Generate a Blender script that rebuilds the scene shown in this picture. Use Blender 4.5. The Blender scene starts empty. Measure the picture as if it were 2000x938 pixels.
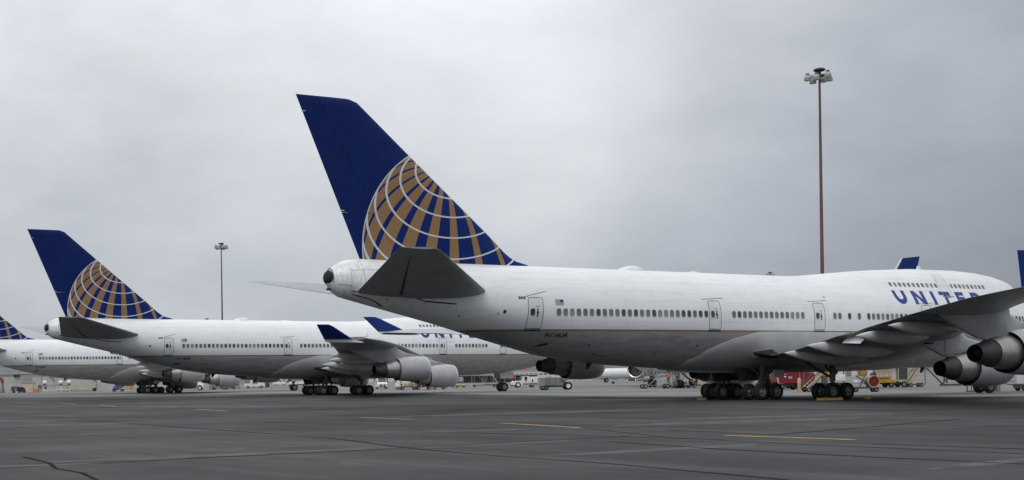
import bpy, bmesh, math, random
import numpy as np
from mathutils import Vector, Matrix
random.seed(7)
R = math.radians
sc = bpy.context.scene
COL = sc.collection
# ------------------------------------------------------------------ camera
F_PX, CX, HOR, ROLL, EYE = 2297.7, 671.1, 741.2, 0.01435, 1.916
cd = bpy.data.cameras.new('camera'); cam = bpy.data.objects.new('camera', cd); COL.objects.link(cam)
cd.sensor_width = 36; cd.lens = 36 * F_PX / 2000
cd.shift_x = (1000 - CX) / 2000; cd.shift_y = (HOR - 469) / 2000
cd.clip_end = 20000; cd.clip_start = .1
cam.matrix_world = Matrix.Translation((0, 0, EYE)) @ Matrix.Rotation(R(90), 4, 'X') @ Matrix.Rotation(-ROLL, 4, 'Z')
sc.camera = cam
# ------------------------------------------------------------------ node helper
class NG:
    def __init__(s, nt): s.nt = nt
    def n(s, t, **kw):
        nd = s.nt.nodes.new(t)
        for k, v in kw.items():
            if k.startswith('i_'):
                nd.inputs[int(k[2:]) if k[2:].isdigit() else k[2:].replace('_', ' ')].default_value = v
            else: setattr(nd, k, v)
        return nd
    def l(s, a, b): s.nt.links.new(a, b)
    def m(s, op, a, b=None, c=None, clamp=False):
        nd = s.nt.nodes.new('ShaderNodeMath'); nd.operation = op; nd.use_clamp = clamp
        for i, v in enumerate((a, b, c)):
            if v is None: continue
            if isinstance(v, (int, float)): nd.inputs[i].default_value = v
            else: s.l(v, nd.inputs[i])
        return nd.outputs[0]
    def mix(s, f, a, b, bt='MIX'):
        nd = s.nt.nodes.new('ShaderNodeMix'); nd.data_type = 'RGBA'; nd.blend_type = bt
        for i, v in ((0, f), (6, a), (7, b)):
            if isinstance(v, (int, float)): nd.inputs[i].default_value = v
            elif isinstance(v, (tuple, list)): nd.inputs[i].default_value = tuple(v) + ((1,) if len(v) == 3 else ())
            else: s.l(v, nd.inputs[i])
        return nd.outputs[2]
    def noise(s, vec, scale, detail=4, rough=.55, dist=0):
        nd = s.n('ShaderNodeTexNoise'); nd.inputs['Scale'].default_value = scale; nd.inputs['Detail'].default_value = detail
        nd.inputs['Roughness'].default_value = rough; nd.inputs['Distortion'].default_value = dist
        if vec is not None: s.l(vec, nd.inputs['Vector'])
        return nd.outputs['Fac']
    def ramp(s, f, a, b): # smooth 0..1
        nd = s.n('ShaderNodeMapRange'); nd.interpolation_type = 'SMOOTHSTEP'
        nd.inputs[1].default_value = a; nd.inputs[2].default_value = b
        s.l(f, nd.inputs[0]); return nd.outputs[0]
    def scale(s, vec, x, y, z):
        nd = s.n('ShaderNodeVectorMath', operation='MULTIPLY'); s.l(vec, nd.inputs[0]); nd.inputs[1].default_value = (x, y, z); return nd.outputs[0]
# ------------------------------------------------------------------ world: overcast sky
SUN_EL, SUN_AZ = R(58), R(205)
w = bpy.data.worlds.new('World'); sc.world = w; w.use_nodes = True
g = NG(w.node_tree); w.node_tree.nodes.clear()
out = g.n('ShaderNodeOutputWorld'); bg = g.n('ShaderNodeBackground'); bg.inputs[1].default_value = .1
sky = g.n('ShaderNodeTexSky'); sky.sky_type = 'NISHITA'; sky.sun_disc = False
sky.sun_elevation = SUN_EL; sky.sun_rotation = SUN_AZ
geo = g.n('ShaderNodeTexCoord').outputs['Generated']
sep = g.n('ShaderNodeSeparateXYZ'); g.l(geo, sep.inputs[0])
el = sep.outputs[2]

OFF = 6.3
ofs = g.n('ShaderNodeVectorMath', operation='ADD'); g.l(g.scale(geo, 1.0, 1.0, 1.5), ofs.inputs[0]); ofs.inputs[1].default_value = (OFF, OFF * .7, 0)
big = g.noise(ofs.outputs[0], 2.6, 2, .5, .2)
fine = g.noise(g.scale(geo, 1.0, 1.0, 1.9), 7.0, 4, .5, .15)
up_ = g.m('MAXIMUM', el, 0)
v = g.m('ADD', g.m('MULTIPLY', g.m('MINIMUM', up_, .65), 9.8), 4.2)     # overcast: the zenith is well over twice the horizon
thin = g.n('ShaderNodeVectorMath', operation='DOT_PRODUCT'); g.l(geo, thin.inputs[0]); thin.inputs[1].default_value = Vector((.12, .965, .235)).normalized()
thin = g.m('MULTIPLY', g.m('POWER', g.m('MAXIMUM', thin.outputs['Value'], 0), 26), .20)   # thinner cloud
cl_ = g.m('ADD', g.m('MULTIPLY', g.m('SUBTRACT', big, .5), .85), g.m('ADD', g.m('MULTIPLY', g.m('SUBTRACT', fine, .5), .44), g.m('MULTIPLY', g.m('SUBTRACT', g.noise(g.scale(geo, 1.0, 1.0, 2.4), 17.0, 5, .6, .3), .5), .14)))
v = g.m('MULTIPLY', v, g.m('ADD', g.m('ADD', cl_, 1.0), thin))
v = g.m('MULTIPLY', v, g.m('SUBTRACT', 1.0, g.m('MULTIPLY', g.ramp(sep.outputs[0], .0, .60), .40)))
v = g.m('MAXIMUM', v, 2.2)
tint = g.mix(g.ramp(v, 3.0, 7.0), (.86, .93, 1.06), (.955, .985, 1.03))
cl = g.n('ShaderNodeVectorMath', operation='SCALE'); g.l(tint, cl.inputs[0]); g.l(v, cl.inputs['Scale'])
mixed = g.mix(.06, cl.outputs[0], sky.outputs[0])
g.l(mixed, bg.inputs[0]); g.l(bg.outputs[0], out.inputs[0])
sd = bpy.data.lights.new('sun', 'SUN'); sd.energy = .95; sd.angle = R(35); sd.color = (1, .97, .93)
so = bpy.data.objects.new('sun', sd); COL.objects.link(so)
d = Vector((math.sin(SUN_AZ) * math.cos(SUN_EL), math.cos(SUN_AZ) * math.cos(SUN_EL), math.sin(SUN_EL)))
so.rotation_euler = d.to_track_quat('Z', 'Y').to_euler(); so.location = (0, 0, 200)
sc.view_settings.view_transform = 'Standard'; sc.view_settings.look = 'None'
sc.view_settings.exposure = 0.12; sc.view_settings.gamma = 1
sc.view_settings.use_curve_mapping = False
sc.cycles.max_bounces = 6
# ------------------------------------------------------------------ materials
MATS = {}
def pm(name, col, rough=.5, metal=0., var=.12, scale=6., dirt=0., dirt_col=(.05, .045, .04), stretch=(1, 1, 1), bump=0., spec=.5):
    if name in MATS: return MATS[name]
    m = bpy.data.materials.new(name); m.use_nodes = True; nt = m.node_tree; b = nt.nodes['Principled BSDF']; q = NG(nt)
    tc = q.n('ShaderNodeTexCoord').outputs['Object']
    n1 = q.noise(q.scale(tc, *stretch), scale, 5, .6)
    f = q.m('MULTIPLY', q.m('SUBTRACT', n1, .5), 2 * var)
    lo = tuple(c * (1 - var * 1.6) for c in col); hi = tuple(min(1, c * (1 + var)) for c in col)
    c = q.mix(q.ramp(n1, .3, .7), lo, hi)
    if dirt:
        n2 = q.noise(q.scale(tc, *stretch), scale * .37, 6, .65, .6)
        c = q.mix(q.m('MULTIPLY', q.ramp(n2, .5, .75), dirt), c, dirt_col)
    q.l(c, b.inputs['Base Color'])
    q.l(q.m('ADD', f, rough, clamp=True), b.inputs['Roughness'])
    b.inputs['Metallic'].default_value = metal
    if 'Specular IOR Level' in b.inputs: b.inputs['Specular IOR Level'].default_value = spec
    if bump:
        bp = q.n('ShaderNodeBump'); bp.inputs['Strength'].default_value = bump; bp.inputs['Distance'].default_value = .02
        q.l(n1, bp.inputs['Height']); q.l(bp.outputs[0], b.inputs['Normal'])
    MATS[name] = m; return m
def blank(name, rough=.4, metal=0.):
    m = bpy.data.materials.new(name); m.use_nodes = True; b = m.node_tree.nodes['Principled BSDF']
    b.inputs['Roughness'].default_value = rough; b.inputs['Metallic'].default_value = metal
    MATS[name] = m; return m, NG(m.node_tree), b
BLUE = (.0055, .021, .125); GOLD = (.30, .18, .09); WHITE = (.82, .83, .835)
def fuselage_mat():
    m, q, b = blank('fuselage_paint', .32)
    tc = q.n('ShaderNodeTexCoord').outputs['Object']; s3 = q.n('ShaderNodeSeparateXYZ'); q.l(tc, s3.inputs[0])
    x, y, z = s3.outputs
    up = q.m('GREATER_THAN', z, 4.96); st = q.m('GREATER_THAN', z, 4.83)
    streak = q.noise(q.scale(tc, .35, .35, 1.6), 2.2, 6, .65)
    strx = q.noise(q.scale(tc, .08, .5, 1.3), 3.0, 5, .6)
    dirtv = q.ramp(streak, .45, .8)
    white = q.mix(q.m('MULTIPLY', dirtv, .34), WHITE, (.55, .56, .56))
    white = q.mix(q.m('MULTIPLY', q.ramp(strx, .48, .72), .2), white, (.50, .51, .52)); white = q.mix(q.m('MULTIPLY', q.ramp(q.noise(q.scale(tc, 1.8, 1, .12), 1.4, 6, .7), .54, .76), .26), white, (.47, .47, .46))
    grey = q.mix(q.ramp(streak, .35, .7), (.38, .385, .39), (.27, .275, .275)); grey = q.mix(q.m('MULTIPLY', q.ramp(q.noise(q.scale(tc, 1.3, 1, .16), 1.6, 6, .7), .52, .72), .45), grey, (.17, .165, .16))
    # grime that gathers on the tail cone of these aircraft
    tail = q.m('MULTIPLY', q.ramp(x, -24, -34.5), q.ramp(q.noise(q.scale(tc, 1.6, 1, .5), 2.4, 5, .7), .38, .75))
    white = q.mix(q.m('MULTIPLY', tail, .55), white, (.33, .33, .31))
    # skin panels: faint tone steps
    pan = q.n('ShaderNodeTexBrick'); pan.offset = 0; pan.inputs['Color1'].default_value = (1, 1, 1, 1); pan.inputs['Color2'].default_value = (.955, .957, .96, 1); pan.inputs['Mortar'].default_value = (.80, .80, .81, 1)
    pan.inputs['Scale'].default_value = 1; pan.inputs['Mortar Size'].default_value = .014; pan.inputs['Brick Width'].default_value = 4.06; pan.inputs['Row Height'].default_value = 1.37
    cb = q.n('ShaderNodeCombineXYZ'); q.l(x, cb.inputs[0]); q.l(z, cb.inputs[1]); q.l(cb.outputs[0], pan.inputs[0])
    c = q.mix(st, grey, GOLD); c = q.mix(up, c, white)
    c = q.mix(.8, c, pan.outputs[0], 'MULTIPLY')
    q.l(c, b.inputs['Base Color'])
    q.l(q.m('ADD', q.m('MULTIPLY', dirtv, .2), .30), b.inputs['Roughness'])
    return m
def fin_mat():
    m, q, b = blank('fin_livery', .45); b.inputs['Specular IOR Level'].default_value = .12
    tc = q.n('ShaderNodeTexCoord').outputs['Object']; s3 = q.n('ShaderNodeSeparateXYZ'); q.l(tc, s3.inputs[0])
    x, y, z = s3.outputs
    px = q.m('DIVIDE', q.m('SUBTRACT', 33.5 - 59.4575, x), 6.664)
    pz = q.m('DIVIDE', q.m('SUBTRACT', z, 10.1994), 6.664)
    r2 = q.m('ADD', q.m('MULTIPLY', px, px), q.m('MULTIPLY', pz, pz))
    inside = q.m('LESS_THAN', r2, 1.0)
    n = q.m('SQRT', q.m('MAXIMUM', q.m('SUBTRACT', 1.0, r2), 1e-4))
    def dot(a): return q.m('ADD', q.m('ADD', q.m('MULTIPLY', px, a[0]), q.m('MULTIPLY', pz, a[1])), q.m('MULTIPLY', n, a[2]))
    lat = q.m('DEGREES', q.m('ARCSINE', dot((.04878, .78815, .61354))))
    lon = q.m('DEGREES', q.m('ARCTAN2', dot((.99809, -.06177, 0)), dot((.0379, .61237, -.78966))))
    lon = q.m('ADD', lon, q.m('MULTIPLY', q.m('LESS_THAN', lon, 0), 360))
    ul = q.m('DIVIDE', q.m('SUBTRACT', lat, 8.9), 11.6)
    fl = q.m('MULTIPLY', q.m('ABSOLUTE', q.m('SUBTRACT', ul, q.m('ROUND', ul))), 11.6)
    wid = q.m('DIVIDE', .40, q.m('MAXIMUM', n, .25))
    line = q.m('MULTIPLY', q.m('LESS_THAN', fl, wid), q.m('LESS_THAN', lat, 72))
    ring = q.m('GREATER_THAN', r2, .979)
    uo = q.m('DIVIDE', q.m('SUBTRACT', 214.5, lon), 18.3)
    fo = q.m('ABSOLUTE', q.m('SUBTRACT', uo, q.m('ROUND', uo)))
    duty = q.m('MINIMUM', q.m('MAXIMUM', q.m('ADD', q.m('MULTIPLY', q.m('SUBTRACT', 214.5, lon), .0052), .2), .16), .80)
    gold = q.m('LESS_THAN', fo, q.m('MULTIPLY', duty, .5))
    gold = q.m('MULTIPLY', gold, q.m('LESS_THAN', lon, 222))
    nz = q.noise(q.scale(tc, .5, .5, .5), 2.0, 5, .6)
    blue = q.mix(q.ramp(nz, .3, .7), tuple(c * .82 for c in BLUE), BLUE)
    blue_in = q.mix(q.ramp(nz, .3, .7), (.006, .022, .135), (.007, .026, .16))
    c = q.mix(gold, blue_in, GOLD)
    c = q.mix(q.m('MAXIMUM', line, ring), c, (.62, .64, .66))
    c = q.mix(inside, blue, c)
    q.l(c, b.inputs['Base Color'])
    return m
def winglet_mat():
    m, q, b = blank('winglet_livery', .45); b.inputs['Specular IOR Level'].default_value = .12
    tc = q.n('ShaderNodeTexCoord').outputs['Object']; s3 = q.n('ShaderNodeSeparateXYZ'); q.l(tc, s3.inputs[0])
    z = q.m('SUBTRACT', s3.outputs[2], q.m('MULTIPLY', q.m('GREATER_THAN', s3.outputs[1], 0), .5))
    c = q.mix(q.m('GREATER_THAN', z, 5.72), (.62, .63, .64), GOLD)
    c = q.mix(q.m('GREATER_THAN', z, 5.80), c, BLUE)
    q.l(c, b.inputs['Base Color']); return m
M_FUS, M_FIN, M_WLT = fuselage_mat(), fin_mat(), winglet_mat()
M_WING = pm('wing_paint', (.37, .375, .38), .38, 0, .12, .8, .7, (.09, .09, .09), (1, .6, 1))
M_STAB = pm('tailplane_paint', (.32, .325, .33), .45, 0, .10, .9, .45, (.12, .12, .12))
M_FAIR = pm('fairing_paint', (.45, .455, .46), .4, 0, .06, .6, .25, (.2, .2, .2))
M_CANOE = pm('canoe_paint', (.58, .585, .59), .4, 0, .08, 1.2, .3, (.12, .12, .12))
M_COWL = pm('cowl_paint', (.42, .425, .44), .35, 0, .06, 1.0, .2, (.2, .2, .2))
M_CORE = pm('bare_core_metal', (.55, .53, .49), .38, .85, .12, 1.5, .25, (.2, .16, .1))
M_HOT = pm('heat_darkened_metal', (.11, .105, .10), .5, .5, .15, 2.5)
M_BLACK = pm('soot_black', (.012, .012, .012), .85, 0, .2, 3)
M_LIP = pm('polished_lip', (.72, .72, .73), .28, .6, .05, 3)
M_TYRE = pm('tyre_rubber', (.018, .018, .019), .85, 0, .2, 5)
M_HUB = pm('wheel_hub_grey', (.30, .31, .31), .5, .3, .15, 6, .4)
M_STRUT = pm('gear_strut_grey', (.10, .10, .10), .5, .3, .2, 4, .4)
M_WHITE = pm('white_paint', (.74, .75, .75), .4, 0, .06, 2, .2, (.35, .34, .32))
M_LTXT = pm('lettering_blue', (.010, .042, .23), .4, 0, .04, 2)
M_FARFIN = pm('far_fin_blue', (.009, .027, .14), .45, 0, .05, .5, spec=.15)
M_BTXT = pm('lettering_black', (.02, .02, .025), .5, 0, .05, 2)
M_SEAM = pm('seam_grey', (.16, .165, .17), .6, 0, .2, 4)
M_SEAML = pm('seam_light', (.42, .43, .44), .6, 0, .15, 4)
M_DSEAM = pm('seam_dark', (.03, .03, .03), .7, 0, .2, 4)
M_FRAME = pm('window_frame', (.33, .34, .34), .45, 0, .08, 5)
def glass(name, c): return pm(name, c, .18, 0, .2, 9, spec=.8)
M_PANES = [glass('pane_dark', (.045, .05, .05)), glass('pane_grey', (.13, .14, .135)), glass('pane_green', (.16, .185, .165)), glass('pane_shade', (.25, .26, .24))]
M_GLASS = glass('tinted_glass', (.03, .04, .05))
M_RED = pm('red_paint', (.20, .012, .018), .4, 0, .12, 2, .3)
M_DRED = pm('dull_red_paint', (.24, .05, .04), .5, 0, .12, 3, .2)
M_ORANGE = pm('orange_paint', (.68, .16, .06), .5, 0, .1, 3, .15)
M_YEL = pm('yellow_paint', (.62, .36, .05), .5, 0, .12, 2, .3)
M_TAN = pm('tan_paint', (.55, .34, .17), .55, 0, .12, 2, .3)
M_LIME = pm('yellow_green_paint', (.55, .55, .16), .5, 0, .1, 2, .2)
M_GREY = pm('grey_steel', (.32, .33, .33), .5, .2, .12, 2, .4)
M_DGREY = pm('dark_steel', (.07, .075, .08), .55, .2, .15, 2, .3)
M_MGREY = pm('mid_grey_panel', (.22, .23, .23), .5, 0, .1, 1.5, .4)
M_RUST = pm('rusty_mast_steel', (.15, .075, .055), .7, .1, .18, 1.2, .3, stretch=(1, 1, .15))
M_MAST = pm('grey_mast_steel', (.12, .11, .11), .6, .2, .15, 1.2)
M_LAMP = pm('lamp_housing', (.34, .36, .35), .5, 0, .08, 5)
M_NAVY = pm('navy_cloth', (.015, .02, .07), .8, 0, .15, 6)
M_MAROON = pm('maroon_shell', (.12, .02, .035), .6, 0, .15, 4)
M_CARD = pm('cardboard', (.45, .31, .19), .8, 0, .12, 4, .2)
M_CREAM = pm('cream_sack', (.62, .58, .50), .85, 0, .1, 5, .2)
M_BLUEP = pm('blue_panel', (.02, .06, .26), .5, 0, .1, 3)
M_WALL = pm('stucco_wall', (.47, .46, .42), .85, 0, .07, .7, .22, (.30, .29, .26), bump=.1)
M_SHUT = pm('shutter_grey', (.36, .37, .35), .6, 0, .1, 1.5, .5, (.2, .2, .19))
M_DOORB = pm('beige_door', (.56, .47, .36), .7, 0, .05, 1.5, .15)
M_TRIM = pm('roof_trim', (.42, .41, .38), .8, 0, .1, 1)
M_SKIN = pm('skin', (.45, .27, .19), .6, 0, .05, 8)
M_HIVIS = pm('orange_vest_cloth', (.85, .17, .07), .8, 0, .08, 8)
M_CLOTH = pm('dark_work_cloth', (.018, .02, .026), .85, 0, .15, 8)
M_HAIR = pm('dark_hair', (.015, .012, .01), .7, 0, .2, 20)
M_PINK = pm('pale_terminal_panel', (.62, .57, .57), .7, 0, .05, .5)
# ------------------------------------------------------------------ mesh builder
class MB:
    def __init__(s): s.v = []; s.f = []; s.mi = []; s.sm = []
    def add(s, vs, fs, m=0, smooth=False):
        o = len(s.v); s.v += [tuple(p) for p in vs]
        for f in fs: s.f.append(tuple(i + o for i in f)); s.mi.append(m); s.sm.append(smooth)
    def box(s, c, d, m=0, rz=0, ry=0, taper=1.0):
        x, y, z = d[0] / 2, d[1] / 2, d[2] / 2
        vs = []
        for k, (a, b_, e) in enumerate([(-1, -1, -1), (1, -1, -1), (1, 1, -1), (-1, 1, -1), (-1, -1, 1), (1, -1, 1), (1, 1, 1), (-1, 1, 1)]):
            t = taper if e > 0 else 1
            vs.append(Vector((a * x * t, b_ * y * t, e * z)))
        mt = Matrix.Rotation(rz, 3, 'Z') @ Matrix.Rotation(ry, 3, 'Y')
        vs = [mt @ p + Vector(c) for p in vs]
        s.add(vs, [(0, 3, 2, 1), (4, 5, 6, 7), (0, 1, 5, 4), (1, 2, 6, 5), (2, 3, 7, 6), (3, 0, 4, 7)], m)
    def cyl(s, a, b, r0, r1=None, n=12, m=0, caps=True, smooth=True):
        r1 = r0 if r1 is None else r1
        a, b = Vector(a), Vector(b); ax = (b - a).normalized()
        u = ax.orthogonal().normalized(); w_ = ax.cross(u)
        vs = [a + r0 * (math.cos(t) * u + math.sin(t) * w_) for t in [2 * math.pi * i / n for i in range(n)]]
        vs += [b + r1 * (math.cos(t) * u + math.sin(t) * w_) for t in [2 * math.pi * i / n for i in range(n)]]
        s.add(vs, [(i, (i + 1) % n, n + (i + 1) % n, n + i) for i in range(n)], m, smooth)
        if caps: s.add(vs, [tuple(range(n))[::-1], tuple(range(n, 2 * n))], m)
    def tube(s, pts, r, n=8, m=0):
        for a, b in zip(pts[:-1], pts[1:]): s.cyl(a, b, r, r, n, m)
    def lathe(s, o, ax, prof, n=32, m=0, mats=None, smooth=True):
        ax = Vector(ax).normalized(); u = ax.orthogonal().normalized(); w_ = ax.cross(u); o = Vector(o)
        base = len(s.v); k = len(prof); vs = []
        for (t, r) in prof:
            for i in range(n):
                a = 2 * math.pi * i / n; vs.append(o + ax * t + (math.cos(a) * u + math.sin(a) * w_) * r)
        for j in range(k - 1):
            fs = [(j * n + i, j * n + (i + 1) % n, (j + 1) * n + (i + 1) % n, (j + 1) * n + i) for i in range(n)]
            if j == 0: s.add(vs, fs, mats[j] if mats else m, smooth)
            else:
                for f in fs: s.f.append(tuple(q + base for q in f)); s.mi.append(mats[j] if mats else m); s.sm.append(smooth)
    def loft(s, rings, m=0, smooth=True, caps=True, closed=True):
        n = len(rings[0]); vs = [p for r in rings for p in r]; fs = []
        for j in range(len(rings) - 1):
            for i in range(n if closed else n - 1):
                fs.append((j * n + i, j * n + (i + 1) % n, (j + 1) * n + (i + 1) % n, (j + 1) * n + i))
        base = len(s.v); s.add(vs, fs, m, smooth)
        if caps:
            k = len(rings) - 1
            s.f.append(tuple(base + i for i in range(n))[::-1]); s.mi.append(m); s.sm.append(False)
            s.f.append(tuple(base + k * n + i for i in range(n))); s.mi.append(m); s.sm.append(False)
    def prism(s, poly, off, m=0): # polygon (3d points) extruded by vector both ways /2
        off = Vector(off) / 2; n = len(poly)
        a = [Vector(p) - off for p in poly]; b = [Vector(p) + off for p in poly]
        s.add(a + b, [tuple(range(n))[::-1], tuple(range(n, 2 * n))] + [(i, (i + 1) % n, n + (i + 1) % n, n + i) for i in range(n)], m)
    def quadgrid(s, fn, nu, nv, m=0, smooth=True): # fn(u,v)->point
        vs = [fn(i / nu, j / nv) for j in range(nv + 1) for i in range(nu + 1)]
        s.add(vs, [(j * (nu + 1) + i, j * (nu + 1) + i + 1, (j + 1) * (nu + 1) + i + 1, (j + 1) * (nu + 1) + i) for j in range(nv) for i in range(nu)], m, smooth)
    def mesh(s, name, mats, recalc=True):
        me = bpy.data.meshes.new(name); me.from_pydata(s.v, [], s.f)
        for mm in (mats if isinstance(mats, (list, tuple)) else [mats]): me.materials.append(mm)
        me.polygons.foreach_set('material_index', s.mi); me.polygons.foreach_set('use_smooth', s.sm)
        if recalc:
            bm = bmesh.new(); bm.from_mesh(me); bmesh.ops.recalc_face_normals(bm, faces=bm.faces)
            for ed in bm.edges:
                if len(ed.link_faces) == 2 and ed.calc_face_angle(0) > .75: ed.smooth = False
            bm.to_mesh(me); bm.free()
        me.update(); return me
    def build(s, name, mats, parent=None, recalc=True, bevel=0):
        o = bpy.data.objects.new(name, s.mesh(name, mats, recalc)); COL.objects.link(o)
        if parent is not None: o.parent = parent
        if bevel:
            b = o.modifiers.new('bevel', 'BEVEL'); b.width = bevel; b.segments = 2; b.limit_method = 'ANGLE'
        return o
def tag(o, label=None, cat=None, group=None, kind=None):
    if label: o['label'] = label
    if cat: o['category'] = cat
    if group: o['group'] = group
    if kind: o['kind'] = kind
    return o
def thing(name, label, cat, loc=(0, 0, 0), rz=0, group=None):
    o = bpy.data.objects.new(name, None); COL.objects.link(o); o.location = loc; o.rotation_euler = (0, 0, rz); o.empty_display_size = .5
    return tag(o, label, cat, group)
def dup(root, loc, rz, label=None, skip=()):
    r = root.copy(); COL.objects.link(r); r.location = loc; r.rotation_euler = (0, 0, rz)
    if label: r['label'] = label
    for ch in list(root.children):
        if ch.name.split('.')[0] in skip: continue
        c = ch.copy(); COL.objects.link(c); c.parent = r
        for gch in list(ch.children):
            e = gch.copy(); COL.objects.link(e); e.parent = c
    return r
def addp(parent, name, mats, fn, bevel=0):
    mb = MB(); fn(mb); return mb.build(name, mats, parent, bevel=bevel)
# ------------------------------------------------------------------ ground
def ground_mats():
    m, q, b = blank('concrete_apron', .8); b.inputs['Specular IOR Level'].default_value = .22
    tc = q.n('ShaderNodeTexCoord').outputs['Object']
    a = q.noise(tc, .035, 6, .6); c_ = q.noise(q.scale(tc, .25, .02, 1), 1.0, 6, .65); e = q.noise(tc, 1.4, 5, .6)
    br = q.n('ShaderNodeTexBrick'); br.offset = 0; br.inputs['Scale'].default_value = 1; br.inputs['Mortar Size'].default_value = .02
    br.inputs['Brick Width'].default_value = 7.5; br.inputs['Row Height'].default_value = 7.5
    br.inputs['Color1'].default_value = (1, 1, 1, 1); br.inputs['Color2'].default_value = (.9, .9, .9, 1); br.inputs['Mortar'].default_value = (.55, .55, .55, 1)
    mp = q.n('ShaderNodeMapping'); mp.inputs['Rotation'].default_value = (0, 0, R(26)); q.l(tc, mp.inputs[0]); q.l(mp.outputs[0], br.inputs[0])
    c = q.mix(q.ramp(a, .35, .65), (.165, .165, .155), (.22, .22, .206))
    c = q.mix(q.m('MULTIPLY', q.ramp(c_, .5, .75), .5), c, (.13, .13, .122))
    c = q.mix(q.m('MULTIPLY', q.ramp(e, .5, .8), .3), c, (.15, .15, .142))
    c = q.mix(.8, c, br.outputs[0], 'MULTIPLY')
    q.l(c, b.inputs['Base Color'])
    m2, q, b = blank('old_asphalt', .75); b.inputs['Specular IOR Level'].default_value = .22
    tc = q.n('ShaderNodeTexCoord').outputs['Object']
    a = q.noise(tc, .11, 6, .62, .4); e = q.noise(tc, .9, 6, .65); f = q.noise(tc, 22, 3, .7)
    mp = q.n('ShaderNodeMapping'); mp.inputs['Rotation'].default_value = (0, 0, R(-38)); q.l(tc, mp.inputs[0])
    s_ = q.noise(q.scale(mp.outputs[0], .6, .05, 1), 1.0, 6, .6); s2 = q.noise(q.scale(tc, .03, .55, 1), 1.0, 5, .6)
    c = q.mix(q.ramp(a, .3, .7), (.030, .032, .034), (.050, .052, .053))
    c = q.mix(q.m('MULTIPLY', q.ramp(s_, .46, .66), .7), c, (.078, .079, .075))
    c = q.mix(q.m('MULTIPLY', q.ramp(s2, .5, .68), .6), c, (.031, .032, .034))
    c = q.mix(q.m('MULTIPLY', q.ramp(e, .5, .8), .35), c, (.032, .034, .035))
    c = q.mix(q.m('MULTIPLY', q.ramp(f, .5, .75), .4), c, (.085, .085, .082))
    oil = q.n('ShaderNodeTexVoronoi'); oil.inputs['Scale'].default_value = .16; oil.inputs['Randomness'].default_value = 1; q.l(tc, oil.inputs['Vector'])
    c = q.mix(q.m('MULTIPLY', q.m('SUBTRACT', 1.0, q.ramp(q.m('ADD', oil.outputs['Distance'], q.m('MULTIPLY', e, .09)), .09, .17)), .6), c, (.018, .018, .019))
    blk = q.n('ShaderNodeTexBrick'); blk.offset = .37; blk.inputs['Scale'].default_value = 1; blk.inputs['Mortar Size'].default_value = .035; blk.inputs['Mortar Smooth'].default_value = .6
    blk.inputs['Brick Width'].default_value = 22.0; blk.inputs['Row Height'].default_value = 6.2; blk.inputs['Color1'].default_value = (1, 1, 1, 1); blk.inputs['Color2'].default_value = (.86, .86, .87, 1); blk.inputs['Mortar'].default_value = (.62, .62, .63, 1)
    wv = q.n('ShaderNodeVectorMath', operation='ADD'); q.l(mp.outputs[0], wv.inputs[0]); wn = q.n('ShaderNodeTexNoise'); wn.inputs['Scale'].default_value = .25; q.l(tc, wn.inputs['Vector']); q.l(wn.outputs['Color'], wv.inputs[1]); q.l(wv.outputs[0], blk.inputs[0])
    c = q.mix(1.0, c, blk.outputs[0], 'MULTIPLY')
    q.l(c, b.inputs['Base Color'])
    q.l(q.m('SUBTRACT', .82, q.m('MULTIPLY', q.ramp(a, .4, .7), .14)), b.inputs['Roughness'])
    bp = q.n('ShaderNodeBump'); bp.inputs['Strength'].default_value = .25; bp.inputs['Distance'].default_value = .01; q.l(f, bp.inputs['Height']); q.l(bp.outputs[0], b.inputs['Normal'])
    return m, m2
M_CONC, M_ASPH = ground_mats()
def sheet(name, pts, z, mat, kind='structure', parent=None):
    mb = MB(); mb.add([(x, y, z) for x, y in pts], [tuple(range(len(pts)))], 0)
    o = mb.build(name, mat, parent); 
    if o.data.polygons[0].normal.z < 0: o.data.flip_normals()
    if kind: o['kind'] = kind
    return o
sheet('ground', [(-6000, -300), (6000, -300), (6000, 9000), (-6000, 9000)], 0, M_CONC)
sheet('asphalt_apron', [(-400, -200), (400, -200), (400, 30), (120, 66), (72, 80), (38, 88), (26, 104), (14, 135), (-5, 150), (-27, 163), (-49, 169), (-110, 186), (-400, 260)], .004, M_ASPH)
M_MARKY = pm('worn_yellow_line', (.46, .30, .12), .8, 0, .2, 1.5, .45, (.12, .10, .07), spec=.2)
M_MARKW = pm('worn_white_line', (.36, .36, .34), .8, 0, .2, 1.2, .45, (.12, .12, .115))
M_TAR = pm('tar_seal', (.018, .019, .020), .95, 0, .15, 2, .4, (.032, .032, .032), spec=.05)
M_PATCH = pm('pale_worn_patch', (.105, .105, .098), .9, 0, .25, .7, .6, (.05, .052, .053), spec=.15)
def ribbon(name, pts, wd, z, mat, wob=0, seg=1.2):
    P = []
    for (a, b) in zip(pts[:-1], pts[1:]):
        a, b = Vector(a), Vector(b); n = max(1, int((b - a).length / seg))
        for i in range(n): P.append(a.lerp(b, i / n) + Vector((random.uniform(-wob, wob), random.uniform(-wob, wob))))
    P.append(Vector(pts[-1])); mb = MB(); vs = []
    for i, p in enumerate(P):
        t = (P[min(i + 1, len(P) - 1)] - P[max(i - 1, 0)]).normalized(); nrm = Vector((-t.y, t.x)); ww = wd * (random.uniform(.6, 1.3) if wob else 1) / 2
        vs += [(p.x + nrm.x * ww, p.y + nrm.y * ww, z), (p.x - nrm.x * ww, p.y - nrm.y * ww, z)]
    mb.add(vs, [(2 * i, 2 * i + 1, 2 * i + 3, 2 * i + 2) for i in range(len(P) - 1)], 0)
    o = mb.build(name, mat); 
    if o.data.polygons[0].normal.z < 0: o.data.flip_normals()
    o['kind'] = 'structure'; return o
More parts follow.
